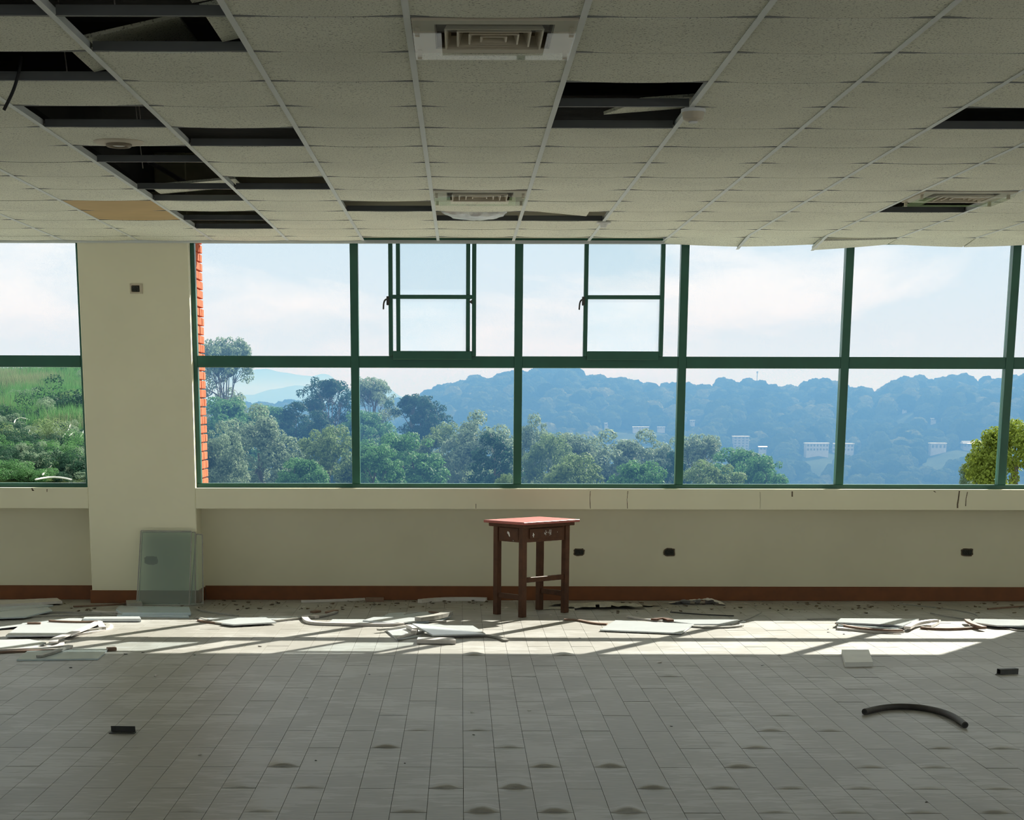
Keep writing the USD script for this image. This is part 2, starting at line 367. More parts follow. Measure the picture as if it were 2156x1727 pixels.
# ---- windows
def window(name, x0, x1, mull, sashes, label):
    w = thing(name, kind='structure', label=label)
    ya, yb, za, zb = 14.70, 14.78, .957, 2.96
    obj('frame_sill', bevel_box(x0, x1, ya, yb, za, .992), 'frame_green', w)
    obj('frame_head', bevel_box(x0, x1, ya, yb, zb - .04, zb), 'frame_green', w)
    for a, b in ((x0, x0 + .035), (x1 - .035, x1)):
        obj('frame_jamb', bevel_box(a, b, ya, yb, .992, zb - .04), 'frame_green', w)
    for m in mull:
        obj('mullion', bevel_box(m - .033, m + .033, ya - .01, yb, .992, zb - .04), 'frame_green', w)
    xs = [x0 + .035] + [v for m in mull for v in (m - .033, m + .033)] + [x1 - .035]
    for k in range(0, len(xs), 2):
        a, b = xs[k], xs[k + 1]
        obj('transom', bevel_box(a, b, ya - .004, yb, 1.935, 2.028), 'frame_green', w)
        obj('pane', bx(a, b, ya + .03, ya + .036, .992, 1.935), 'pane', w)
        s = [q for q in sashes if a < q[0] < b]
        if not s:
            obj('pane', bx(a, b, ya + .03, ya + .036, 2.028, zb - .04), 'pane', w)
        else:
            s0, s1, inner = s[0]
            obj('pane', bx(a, s0, ya + .03, ya + .036, 2.028, zb - .04), 'pane', w)
            obj('pane', bx(s1, b, ya + .03, ya + .036, 2.028, zb - .04), 'pane', w)
            sh = thing('sash', parent=w, label='opening sash with a mid rail')
            y0, y1 = ya - .03, ya + .035
            for c, d in ((s0, s0 + .034), (s1 - .034, s1)):
                obj('stile', bevel_box(c, d, y0, y1, 2.028, zb - .04), 'frame_green', sh)
            obj('rail', bevel_box(s0 + .034, s1 - .034, y0 - .01, y1, 2.0, 2.068), 'frame_green', sh)
            obj('rail', bevel_box(s0 + .034, s1 - .034, y0, y1, 2.483, 2.513), 'frame_green', sh)
            if inner:
                for c, d in ((s0 + .062, s0 + .095), (s1 - .083, s1 - .05)):
                    obj('stile', bevel_box(c, d, y0 + .006, y1, 2.068, 2.483), 'frame_green', sh)
                    obj('stile', bevel_box(c, d, y0 + .006, y1, 2.513, zb - .04), 'frame_green', sh)
                p0, p1 = s0 + .095, s1 - .083
            else:
                p0, p1 = s0 + .034, s1 - .034
            for c, d in ((2.068, 2.483), (2.513, zb - .04)):
                obj('pane', bx(p0, p1, ya, ya + .006, c, d), 'pane_dusty', sh)
                if inner:
                    obj('pane', bx(s0 + .034, s0 + .062, ya, ya + .006, c, d), 'pane', sh); obj('pane', bx(s1 - .05, s1 - .034, ya, ya + .006, c, d), 'pane', sh)
            hx = s0 - .004
            hnd = cat([bevel_box(hx - .012, hx + .012, y0 - .022, y0, 2.43, 2.50),
                       tube(smooth_path([(hx - .004, y0 - .03, 2.478), (hx - .026, y0 - .045, 2.462), (hx - .034, y0 - .05, 2.43), (hx - .036, y0 - .05, 2.395)], 10), .007, 6)])
            obj('handle', hnd, 'dark_metal', sh, label='dark lever handle')
            if inner:
                obj('latch', trimesh.convex.convex_hull([(s1 - .034, y0, 2.475), (s1 - .034, y0, 2.44), (s1 - .06, y0, 2.458), (s1 - .034, y0 - .02, 2.475), (s1 - .034, y0 - .02, 2.44)]), 'dark_metal', sh)
    return w
MULL = [-.878, .468, 1.819, 3.16, 4.517]
window('window_1', -2.21, 5.875, MULL, [(-.597, .119, True), (.998, 1.655, False)], 'wide green framed window band of six bays with two opening sashes')
window('window_2', XL, -3.105, [-3.105 - 1.36 * k for k in range(1, 6)], [], 'green framed window left of the column')
window('window_3', 6.77, XR, [8.1], [], 'green framed window right of the far column')
w4 = thing('window_4', kind='structure', label='band of windows in the back wall')  # unseen openings added to let in fill light from behind
for k in range(4):
    a, b = XL + 5.4 * k + .8, min(XL + 5.4 * (k + 1), XR)
    for m in np.linspace(a, b, 5):
        obj('mullion', bx(m - .03, m + .03, YB - .14, YB - .06, 1.1, 2.92), 'frame_green', w4)
    obj('transom', bx(a, b, YB - .13, YB - .07, 1.9, 1.98), 'frame_green', w4)

w5 = thing('window_5', kind='structure', label='windows in the left wall')  # out of view, added to bring in fill light from the left
for a, b in ((YB + .6, 4.6), (5.4, 13.6)):
    for m in np.linspace(a, b, 6):
        obj('mullion', bx(XL - .14, XL - .06, m - .03, m + .03, .9, 2.92), 'frame_green', w5)
    obj('transom', bx(XL - .13, XL - .07, a, b, 1.94, 2.03), 'frame_green', w5)

w6 = thing('window_6', kind='structure', label='windows in the right wall')  # out of view, added so sun and sky brighten the near room
for m in np.linspace(YB + .6, 11.0, 11):
    obj('mullion', bx(XR + .06, XR + .14, m - .03, m + .03, .9, 2.92), 'frame_green', w6)
obj('transom', bx(XR + .07, XR + .13, YB + .6, 11.0, 1.94, 2.03), 'frame_green', w6)

# ---------------------------------------------------------------- ceiling
ce = thing('ceiling', kind='structure', label='suspended ceiling of sagging square tiles in a white grid')
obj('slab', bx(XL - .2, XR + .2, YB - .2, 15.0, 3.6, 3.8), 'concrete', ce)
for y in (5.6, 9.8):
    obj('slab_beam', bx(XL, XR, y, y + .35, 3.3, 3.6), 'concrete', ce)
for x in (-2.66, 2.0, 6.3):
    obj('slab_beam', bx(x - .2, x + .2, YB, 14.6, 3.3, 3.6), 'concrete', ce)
c0, c1 = math.floor((XL - GX) / T), math.ceil((XR - GX) / T)
SEEN = range(-6, 12)
def lx(i): return GX + T * i
def sy(j): return GY + T * j
def tee(x0, x1, y0, y1, fl_w=.012, web=.034, along='y'):
    if along == 'y':
        xm = (x0 + x1) / 2
        return cat([bx(xm - fl_w, xm + fl_w, y0, y1, CEIL - .002, CEIL), bx(xm - .0015, xm + .0015, y0, y1, CEIL, CEIL + web)])
    ym = (y0 + y1) / 2
    return cat([bx(x0, x1, ym - fl_w, ym + fl_w, CEIL - .002, CEIL), bx(x0, x1, ym - .0015, ym + .0015, CEIL, CEIL + web)])
for i in SEEN:
    end = {5: WALL - .06, 6: WALL - .04}.get(i, WALL)
    if i in (5, 6):     # two runners hang loose at the wall
        obj('runner', tee(lx(i), lx(i), sy(-2), sy(13) - .2), 'runner_white', ce)
        e = cat([bx(-.012, .012, 0, .62, 0, .002), bx(-.0015, .0015, 0, .62, .002, .036)])
        e = rot(e, -5.2 if i == 5 else -6.0, (1, 0, 0)); e.apply_translation([lx(i), sy(13) - .2, CEIL - .002])
        obj('runner', e, 'runner_white', ce, label='loose runner end hanging below the ceiling edge')
    else:
        obj('runner', tee(lx(i), lx(i), sy(-2), WALL), 'runner_white', ce)
DIFF = [(1, 1), (1, 9), (6, 9)]
HOLES = {(-2, 0), (-1, 0), (-1, 1), (-2, 2), (-2, 4), (-1, 5), (-2, 6), (-2, 7), (-2, 8), (-1, 8), (-2, 9), (-2, 11), (-2, 12), (0, 10), (1, 11), (2, 11), (2, 3), (2, 4), (5, 4), (6, 10), (0, 14), (1, 14), (2, 14), (3, 14)}
BROWN = {(-3, 10), (-3, 11)}
def tile(x0, x1, y0, y1, sag, dz=None, n=7, m=4, th=.014):
    u, v = np.linspace(0, 1, n), np.linspace(0, 1, m)
    U, V = np.meshgrid(u, v, indexing='ij')
    Z = CEIL + .001 - sag * (1 - (2 * U - 1) ** 2) * (.75 + .25 * (1 - (2 * V - 1) ** 2))
    if dz is not None: Z = Z + dz(U, V)
    bot = np.stack([x0 + U * (x1 - x0), y0 + V * (y1 - y0), Z], -1).reshape(-1, 3); top = bot + [0, 0, th]
    N = n * m; f = []
    for p in range(n - 1):
        for q in range(m - 1):
            k = p * m + q
            f += [(k, k + m + 1, k + m), (k, k + 1, k + m + 1), (N + k, N + k + m, N + k + m + 1), (N + k, N + k + m + 1, N + k + 1)]
    ring = [p * m for p in range(n)] + [(n - 1) * m + q for q in range(1, m)] + [p * m + m - 1 for p in range(n - 2, -1, -1)] + [q for q in range(m - 2, 0, -1)]
    for k in range(len(ring)):
        b, c = ring[k], ring[(k + 1) % len(ring)]
        f += [(b, c, N + c), (b, N + c, N + b)]
    return trimesh.Trimesh(np.vstack([bot, top]), f, process=False)
seen_tiles, field = [], []
for c in range(c0, c1):
    for r in range(math.floor((YB - GY) / T), 15):
        x0, x1, y0, y1 = lx(c) + .012, lx(c + 1) - .012, sy(r - 1) + .0015, min(sy(r), WALL - .034) - .0015
        x0, x1, y0 = max(x0, XL), min(x1, XR), max(y0, YB)
        if x1 - x0 < .02 or y1 - y0 < .02: continue
        shown = c in SEEN and r >= -1
        if (c, r) in HOLES or (c, r) in DIFF: continue
        if not shown:
            field.append(bx(x0, x1, y0, y1, CEIL, CEIL + .014)); continue
        if r == 14 and c >= 4: continue
        sag = RNG.uniform(.006, .011)
        y0 += .004; 
        obj('tile', tile(x0 - .006, x1 + .006, y0, y1 - .004, sag), 'stain_brown' if (c, r) in BROWN else 'tile', ce, smooth=50, **({'label': 'ceiling tile stained tan brown'} if (c, r) in BROWN else {}))
obj('tile_field', cat(field), 'tile', ce, kind='stuff')
NO_TEE = {(-2, 7)}
for c in list(SEEN)[:-1]:
    for r in range(-1, 14):
        if (c, r) in NO_TEE: continue
        hole = (c, r) in HOLES or (c, r + 1) in HOLES
        obj('cross_tee', tee(lx(c) + .012, lx(c + 1) - .012, sy(r), sy(r), .011, .034, 'x'), 'tee_grey', ce)
# last row of tiles along the wall, drooping at the right
DROOP = {4: .018, 5: .040, 6: .022, 7: .018, 8: .040, 9: .018, 10: .02, 11: .02, 12: .02}
for c in range(4, 11):
    a, b = DROOP[c], DROOP[c + 1]
    x0, x1, y0, y1 = lx(c) + .012, lx(c + 1) - .012, sy(13) + .005, WALL - .005
    if c == 6:
        obj('tile', tile(x0 - .02, x1, y0 + .05, y1 + .0, .004, lambda U, V: -(.066 * (1 - U) + .022 * U) * (.35 + .65 * V)), 'tile', ce, smooth=50, label='tile torn loose and tilting down at the ceiling edge')
    else:
        obj('tile', tile(x0 - .006, x1 + .006, y0, y1, .004, lambda U, V: -(a * (1 - U) + b * U) * V), 'tile', ce, smooth=50, label='drooping tile at the ceiling edge')
obj('edge_angle', cat([bx(XL, lx(4) + .2, WALL - .030, WALL - .003, CEIL - .020, CEIL - .017), bx(XL, lx(4) + .2, WALL - .032, WALL - .030, CEIL - .020, CEIL + .004)]), 'runner_white', ce)
# displaced tiles seen in the openings
def loose_tile(c, r, tilt, axis, dz, dx=0, dy=0, w=.58, d=.57, yaw=0):
    b = bx(-w / 2, w / 2, -d / 2, d / 2, 0, .014)
    b = rot(rot(b, tilt, axis), yaw)
    b.apply_translation([lx(c) + T / 2 + dx, sy(r) - T / 2 + dy, CEIL + dz])
    obj('tile', b, 'tile', ce, label='displaced tile lying askew in an opening')
loose_tile(-1, 1, -12, (0, 1, 0), .075, dx=.42, dy=.0, w=.45)
loose_tile(-1, 0, -10, (0, 1, 0), .075, dx=.40, w=.45)
loose_tile(-2, 2, -12, (0, 1, 0), .075, dx=.42, w=.45)
loose_tile(-2, 9, -5, (0, 1, 0), .06, dx=.02, dy=.1, w=.54, d=.4)
loose_tile(2, 4, -7, (0, 1, 0), .055, dx=.2, w=.40, d=.4, yaw=20)
loose_tile(2, 11, 5, (0, 1, 0), .045, dx=-.1, w=.54, d=.45)
loose_tile(1, 11, -4, (0, 1, 0), .045, dx=.14, w=.35, d=.4)
loose_tile(6, 10, 0, (1, 0, 0), .042, dy=-.16, w=.56, d=.3)
for (c, r, dx, dy) in ((-1, 1, -.16, .1), (-2, 2, .08, .1), (-2, 4, -.1, 0), (-2, 6, .0, .1), (-2, 8, -.2, 0), (-1, 5, .1, 0), (2, 3, 0, 0), (5, 4, .1, 0)):
    x, y = lx(c) + T / 2 + dx, sy(r) - T / 2 + dy
    obj('hanger_rod', tube([(x, y, CEIL + .08), (x - .06, y + .05, 3.6)], .003, 5), 'trim_white', ce)

# ---- things on the ceiling
def diffuser(c, r, label):
    cx, cy = lx(c) + T / 2, sy(r) - T / 2
    d = thing('air_diffuser', (cx, cy, CEIL - .004), label=label, cat='air vent', group=None)
    h = .288
    obj('frame', cat([bx(-h, h, -h, -.21, -.004, .006), bx(-h, h, .21, h, -.004, .006), bx(-h, -.21, -.21, .21, -.004, .006), bx(.21, h, -.21, .21, -.004, .006)]), 'beige_plastic', d)
    for k, s in enumerate((.175, .132, .090, .048)):
        prof = []
        o, i2 = s, s - .022
        v = np.array([(o, o, -.012), (-o, o, -.012), (-o, -o, -.012), (o, -o, -.012), (i2, i2, .03), (-i2, i2, .03), (-i2, -i2, .03), (i2, -i2, .03),
                      (o - .006, o - .006, -.014), (-o + .006, o - .006, -.014), (-o + .006, -o + .006, -.014), (o - .006, -o + .006, -.014)])
        f = []
        for q in range(4):
            e = (q + 1) % 4
            f += [(q, e, 4 + e), (q, 4 + e, 4 + q), (q, 8 + q, 8 + e), (q, 8 + e, e), (8 + q, 4 + q, 4 + e), (8 + q, 4 + e, 8 + e)]
        obj('louvre_ring', trimesh.Trimesh(v, f, process=False), 'beige_plastic', d)
    obj('throat', cat([bx(-.21, .21, -.21, .21, .05, .055), bx(-.21, -.205, -.21, .21, 0, .05), bx(.205, .21, -.21, .21, 0, .05), bx(-.21, .21, -.21, -.205, 0, .05), bx(-.21, .21, .205, .21, 0, .05)]), 'beige_dark', d)
    # clear acrylic deflector with turned-up near edge
    th = np.linspace(.2, 1.45, 8)
    for nm, xa, xb, ys, zs in (('deflector', -.285, -.185, [-.19, .285], [-.03, -.03]), ('deflector', .185, .285, [-.19, .285], [-.03, -.03]), ('deflector', -.185, .185, [.20, .285], [-.03, -.03]),
                               ('deflector_lip', -.285, .285, -.195 - .085 * np.sin(th), -.03 + .045 * (1 - np.cos(th)))):
        v, f = [], []
        for y, z in zip(ys, zs): v += [(xa, y, z), (xb, y, z), (xb, y, z + .003), (xa, y, z + .003)]
        for k in range(len(ys) - 1):
            for q in range(4):
                e = (q + 1) % 4; f += [(4 * k + q, 4 * k + e, 4 * k + 4 + e), (4 * k + q, 4 * k + 4 + e, 4 * k + 4 + q)]
        obj(nm, trimesh.Trimesh(v, f, process=False), 'acrylic', d, smooth=40, label='clear acrylic air deflector')
    for x in (-.27, .27):
        for y in (.25, -.15):
            obj('bracket', bx(x - .008, x + .008, y - .012, y + .012, -.031, -.004), 'beige_plastic', d)
diffuser(1, 1, 'square air vent with clear deflector nearest the camera, top centre of ceiling')
diffuser(1, 9, 'small looking beige air vent in mid ceiling above the left open sash')
diffuser(6, 9, 'beige air vent at the far right of the ceiling')

p = at(250, 296, z=CEIL)
sp = thing('ceiling_speaker', (p[0], p[1], CEIL - .012), label='round beige ceiling speaker between two missing tiles at the left', cat='speaker')
obj('flange', trimesh.creation.revolve([(0.0, -.004), (.07, -.006), (.118, -.002), (.125, .004), (.125, .008), (0, .008)], sections=40), 'beige_plastic', sp, smooth=40)
obj('ring', trimesh.creation.torus(.055, .010, 40, 10).apply_translation([0, 0, -.010]), 'beige_dark', sp, smooth=True)
obj('cone', trimesh.creation.revolve([(0, -.016), (.03, -.014), (.05, -.007), (0, -.005)], sections=32), 'white_paint', sp, smooth=40)
p = at(1460, 229, z=CEIL)
sd = thing('smoke_detector', (p[0], p[1], CEIL - .002), label='round white smoke detector hanging at the open ceiling cell right of centre', cat='smoke detector')
obj('base_plate', trimesh.creation.cylinder(radius=.055, height=.014, sections=32).apply_translation([0, 0, -.007]), 'white_paint', sd, smooth=40)
obj('sensor_body', trimesh.creation.revolve([(0, -.052), (.03, -.050), (.045, -.042), (.05, -.014), (0, -.014)], sections=32), 'beige_plastic', sd, smooth=40)
obj('sensor_cap', trimesh.creation.cylinder(radius=.02, height=.006, sections=24).apply_translation([0, 0, -.055]), 'white_paint', sd, smooth=40)
p = at(1271, 467, z=CEIL)
s2 = thing('ceiling_sensor', (p[0], p[1], CEIL - .002), label='small white sensor on the ceiling grid near the window, above the right sash', cat='sensor')
obj('base_plate', bevel_box(-.05, .05, -.04, .04, -.012, 0, .003), 'white_paint', s2)
obj('sensor_body', trimesh.creation.revolve([(0, -.04), (.02, -.038), (.032, -.012), (0, -.012)], sections=24), 'white_paint', s2, smooth=40)
a, b = at(42, 138, z=CEIL + .05), None
y = a[1]
wire = [at(px, py, y=y) for px, py in ((44, 118), (42, 140), (36, 165), (28, 190), (18, 212), (8, 232))]
obj('hanging_cable', tube(smooth_path(wire, 18), .007, 7), 'black', smooth=True, label='black cable end hanging from the open ceiling at the upper left', cat='cable')
cx, cy = lx(1) + .28, sy(11) - .22
bag = trimesh.creation.icosphere(3, 1.0)
nz = meshkit.fbm(bag.vertices * 5, 4, 3)
bag.vertices = bag.vertices * (.85 + .3 * nz)[:, None] * [.24, .17, .075]
bag.apply_translation([cx, cy, CEIL + .055])
obj('duct_insulation', bag, 'foil', smooth=True, label='crumpled silver foil insulation bulging from an open ceiling cell', cat='insulation')
p0, p1 = at(314, 341, z=CEIL + .42), at(402, 392, z=CEIL + .06)
pp = thing('sprinkler_pipe', label='grey pipe with a sprinkler head inside the open ceiling at left', cat='pipe')
obj('pipe', tube([p0, p0 * .5 + p1 * .5, p1], .016, 10), 'trim_grey', pp, smooth=True)
obj('sprinkler_head', trimesh.creation.icosphere(2, .028).apply_translation(p1), 'trim_white', pp, smooth=True)

# ---------------------------------------------------------------- wall fittings
def socket_hole(px, py, w, h, yface, seed, label, plate=False):
    p = at(px, py, y=yface)
    t = thing('socket_hole', (p[0], yface, p[2]), label=label, cat='wall socket hole')
    rg = np.random.default_rng(seed)
    ang = np.linspace(0, 2 * np.pi, 18, endpoint=False)
    r = np.stack([np.sign(np.cos(ang)) * np.abs(np.cos(ang)) ** .5 * w / 2, np.sign(np.sin(ang)) * np.abs(np.sin(ang)) ** .5 * h / 2], 1) * rg.uniform(.88, 1.1, (18, 1))
    pg = Polygon(r)
    def ext(poly, d, y):
        m = trimesh.creation.extrude_polygon(poly, d, engine='earcut'); m.apply_transform(trimesh.transformations.rotation_matrix(math.pi / 2, (1, 0, 0))); m.apply_translation([0, y, 0]); return m
    obj('recess', ext(pg, .0035, -.0005), 'hole_shade', t)  # flat patch on the wall; the shade inside the hole is its colour
    rim = pg.buffer(.006).difference(pg.buffer(-.003))
    obj('broken_rim', ext(rim, .0045, -.0005), 'dirt', t)
    for k in range(4):
        x, z = rg.uniform(-.25, .25) * w, rg.uniform(-.25, .25) * h
        obj('wire_stub', tube([(x, 0, z), (x + .006, -.008, z + .004), (x + .012, -.011, z - .006)], .0018, 5), 'dark_metal', t)
    if plate:
        fr = sbox(-w * .62, -h * .75, w * .75, h * .75).difference(sbox(-w * .48, -h * .5, w * .42, h * .5))
        obj('cover_plate', ext(fr, .006, -.0005), 'beige_plastic', t)
socket_hole(1219, 1163, .082, .052, RECESS, 1, 'dark ragged socket hole in the lower wall just right of the wooden table')
socket_hole(1409, 1163, .088, .058, RECESS, 2, 'dark ragged socket hole in the lower wall, middle of the three')
socket_hole(2036, 1163, .095, .056, RECESS, 3, 'dark ragged socket hole in the lower wall, farthest to the right')
socket_hole(318, 1180, .095, .058, WALL, 4, 'socket hole on the column seen through the leaning glass')
socket_hole(286, 608, .075, .052, WALL, 5, 'open switch box with a broken plate high on the column', plate=True)
def crack(pts, w, label):
    q = [at(x, y, y=WALL) - [0, .0009, 0] for x, y in pts]
    v, f = [], []
    for k, p in enumerate(q):
        ww = w * (.6 + .8 * meshkit.noise(np.array([[p[0] * 3, p[2] * 60, 0]]))[0])
        v += [p - [ww / 2, 0, 0], p + [ww / 2, 0, 0], p + [ww / 2, .002, 0], p - [ww / 2, -.002, 0]]
    for k in range(len(q) - 1):
        for j in range(4):
            e = (j + 1) % 4; f += [(4 * k + j, 4 * k + e, 4 * k + 4 + e), (4 * k + j, 4 * k + 4 + e, 4 * k + 4 + j)]
    obj('crack', trimesh.Trimesh(np.array(v), f, process=False), 'dirt', wf, label=label)
for pts, w in (([(1243, 1034), (1242, 1050), (1243, 1071)], .004), ([(1322, 1034), (1320, 1052), (1321, 1071)], .004), ([(1600, 1036), (1601, 1052), (1600, 1071)], .002), ([(1002, 1061), (1002, 1071)], .004),
               ([(2020, 1034), (2018, 1050), (2016, 1062), (2016, 1070)], .011), ([(2037, 1036), (2034, 1050), (2033, 1066)], .006), ([(1668, 1035), (1668, 1046)], .009), ([(67, 1028), (70, 1034)], .014), ([(99, 1030), (99, 1036)], .006), ([(1966, 1034), (1970, 1037)], .014)):
    crack(pts, w, 'dark crack or stain on the ledge beam')

# ---------------------------------------------------------------- wooden table
tb = thing('side_table', (.562, 13.905, 0), 42.9, label='small dark red wooden school table with a drawer box standing by the window wall', cat='table')
hx, hy, lw = .482 / 2, .286 / 2, .024
for x in (-hx, hx):
    for y in (-hy, hy):
        obj('leg', bevel_box(x - lw, x + lw, y - lw, y + lw, 0, .72, .003), 'wood_red', tb)
top = cat([bevel_box(-hx - .075, hx + .075, -hy - .085, hy + .085, .727, .748, .004), bx(-hx - .045, hx + .045, -hy - .05, hy + .05, .708, .727)])
obj('tabletop', top, 'wood_top', tb, label='worn reddish tabletop bleached by the sun')
obj('top_moulding', bevel_box(-hx - .048, hx + .048, -hy - .054, hy + .054, .700, .7265, .004), 'wood_red', tb)
for y in (-hy, hy):
    obj('apron', bevel_box(-hx + lw, hx - lw, y - .012, y + .012, .585, .705, .002), 'wood_red', tb)
    obj('drawer_front', bevel_box(-hx + lw + .03, hx - lw - .03, y - .019 * (1 if y < 0 else -1) - .004, y - .011 * (1 if y < 0 else -1) + .004, .612, .69, .002), 'wood_red', tb)
for x in (-hx, hx):
    obj('apron', bevel_box(x - .012, x + .012, -hy + lw, hy - lw, .585, .705, .002), 'wood_red', tb)
    obj('side_board', bevel_box(x - .017, x + .017, -hy + lw + .012, hy - lw - .012, .60, .695, .002), 'wood_red', tb)
obj('drawer_floor', bx(-hx, hx, -hy, hy, .585, .592), 'wood_red', tb)
obj('stretcher', bevel_box(-hx + lw, hx - lw, -hy - .012, -hy + .012, .27, .31, .003), 'wood_red', tb)
for x in (-hx, hx):
    obj('stretcher', bevel_box(x - .012, x + .012, -hy + lw, hy - lw, .135, .175, .003), 'wood_red', tb)
def paint_mark(polys, face, label):
    ms = [trimesh.creation.extrude_polygon(Polygon(q), .0012, engine='earcut') for q in polys]
    m = cat(ms); m.apply_transform(trimesh.transformations.rotation_matrix(math.pi / 2, (1, 0, 0)))
    if face == 'side':
        m.apply_transform(trimesh.transformations.rotation_matrix(-math.pi / 2, (0, 0, 1))); m.apply_translation([-hx - .0168, 0, .645])
    else:
        m.apply_translation([0, -hy - .0228, .645])
    obj('paint_mark', m, 'white_paint', tb, label=label)
def stroke(x0, y0, x1, y1, w=.004):
    d = np.array([x1 - x0, y1 - y0]); n = np.array([-d[1], d[0]]) / np.linalg.norm(d) * w / 2; a, b = np.array([x0, y0]), np.array([x1, y1])
    return [a - n, b - n, b + n, a + n]
paint_mark([stroke(-.010, .028, -.010, -.012), stroke(-.010, .008, .004, .012), stroke(-.026, .014, -.022, -.004), stroke(-.026, -.002, -.010, .002), stroke(.016, .014, .018, .002),
            stroke(.032, .030, .032, .0), stroke(.032, .0, .046, .004), stroke(.046, .03, .046, -.004), stroke(.030, -.012, .050, -.008, .003),
            stroke(-.150, .012, -.148, -.022, .008), stroke(-.158, -.006, -.138, -.002, .007), stroke(.12, .01, .122, .004, .003)], 'front', 'white painted characters on the drawer front')
paint_mark([[(-.012, .022), (.006, .016), (.012, .002), (.016, -.022), (.004, -.016), (-.002, -.004), (-.016, .008)], stroke(.05, -.045, .056, -.052, .003)], 'side', 'white paint blot on the side')

# ---------------------------------------------------------------- glass sheets leaning on the column
def sheet(px4, ytop, ybot, label, k):
    (ax, ay), (bx_, by), (cx_, cy_), (dx_, dy_) = px4      # top left, top right, bottom right, bottom left
    a, b = at(ax, ay, y=ytop), at(bx_, by, y=ytop)
    c, d = at(cx_, cy_, y=ybot), at(dx_, dy_, y=ybot)
    base = np.array([(a[0] + b[0]) / 2, ybot, 0]); z = min(c[2], d[2])
    for q in (c, d): q[2] = .003
    g = thing('glass_sheet', label=label, cat='glass sheet', group=None)
    n = np.cross(b - a, d - a); n /= np.linalg.norm(n); n = n if n[1] < 0 else -n
    q = np.array([a, b, c, d]); v = np.vstack([q, q + n * .006])
    f = [(0, 1, 2), (0, 2, 3), (4, 6, 5), (4, 7, 6)] + [x for i in range(4) for x in ((i, (i + 1) % 4, 4 + (i + 1) % 4), (i, 4 + (i + 1) % 4, 4 + i))]
    m = trimesh.Trimesh(v, f, process=False); m.fix_normals()
    obj('glass', m, 'sheet_glass', g)
    for i in range(4):
        p, r = q[i], q[(i + 1) % 4]
        e = tube([p + n * .003, r + n * .003], .0055, 6)
        obj('edge_strip', e, 'trim_grey', g)
sheet([(413, 1125), (426, 1126), (428, 1277), (401, 1276)], WALL - .015, WALL - .10, 'narrow clear glass sheet, rearmost and rightmost of those leaning on the column', 0)
sheet([(300, 1121), (411, 1121), (412, 1279), (292, 1278)], WALL - .03, WALL - .17, 'clear glass sheet leaning on the column, middle of the stack', 1)
sheet([(297, 1118), (403, 1119), (399, 1279), (288, 1278)], WALL - .045, WALL - .20, 'greenish glass sheet with thin edges leaning on the column, frontmost of the stack', 2)

# ---------------------------------------------------------------- broken ceiling panels and trim on the floor
def panel(pxs, label, z=.001, t=.010, m='panel_white', name='ceiling_panel', group=None, tilt=None, catg='panel'):
    zs = tilt or [0] * len(pxs)
    q = [at(x, y, z=z + t + dz) - [0, 0, t] for (x, y), dz in zip(pxs, zs)]
    return obj(name, poly_slab(q, t), m, label=label, cat=catg, group=group)
def trim(pxs, label, w=.03, t=.012, z=.001, m='trim_white', zs=None, name='trim_strip', n=0, catg='trim strip', group=None):
    q = [at(x, y, z=z + (zs[k] if zs else 0)) for k, (x, y) in enumerate(pxs)]
    if n: q = smooth_path(q, n)
    else:
        r = []
        for a, b in zip(q[:-1], q[1:]): r += [a, a * .5 + b * .5]
        q = r + [q[-1]]
    return obj(name, strip(q, w, t), m, label=label, cat=catg, group=group)
# far left, in the shade by the wall
panel([(-40, 1266), (120, 1259), (131, 1266), (-40, 1275)], 'long white board edge lying along the left skirting', z=.012, t=.02, m='trim_white')
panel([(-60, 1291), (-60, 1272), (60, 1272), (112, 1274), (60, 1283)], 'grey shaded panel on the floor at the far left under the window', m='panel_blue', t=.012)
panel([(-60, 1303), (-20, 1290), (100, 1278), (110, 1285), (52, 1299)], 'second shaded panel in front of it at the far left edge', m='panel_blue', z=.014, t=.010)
trim([(-40, 1304), (40, 1301), (112, 1298), (240, 1294)], 'thin grey strip along the front of the shaded panels', m='trim_grey', w=.025, n=16)
trim([(155, 1279), (200, 1277), (250, 1274), (285, 1268)], 'bent wooden strip lying before the column skirting', m='trim_brown', w=.03, n=16)
panel([(265, 1264), (296, 1263), (300, 1270), (268, 1271)], 'small broken board beside the column skirting', m='trim_grey', z=.004, t=.03)
# in front of the glass
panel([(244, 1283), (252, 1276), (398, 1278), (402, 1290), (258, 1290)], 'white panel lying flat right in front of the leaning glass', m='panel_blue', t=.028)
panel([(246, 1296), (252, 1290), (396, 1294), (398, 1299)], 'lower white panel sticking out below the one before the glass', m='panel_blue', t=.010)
panel([(175, 1303), (178, 1299), (294, 1298), (297, 1303)], 'long thin white carton edge at the shadow line on the left', z=.004, t=.022, m='panel_white', name='carton_strip', catg='strip')
trim([(95, 1292), (150, 1291), (205, 1294), (262, 1296)], 'loose grey strip between shaded panels and carton edge', m='trim_grey', w=.02, n=14)
trim([(195, 1289), (240, 1291), (300, 1290)], 'short pale strip behind the carton edge', m='trim_white', w=.02, z=.004, n=10)
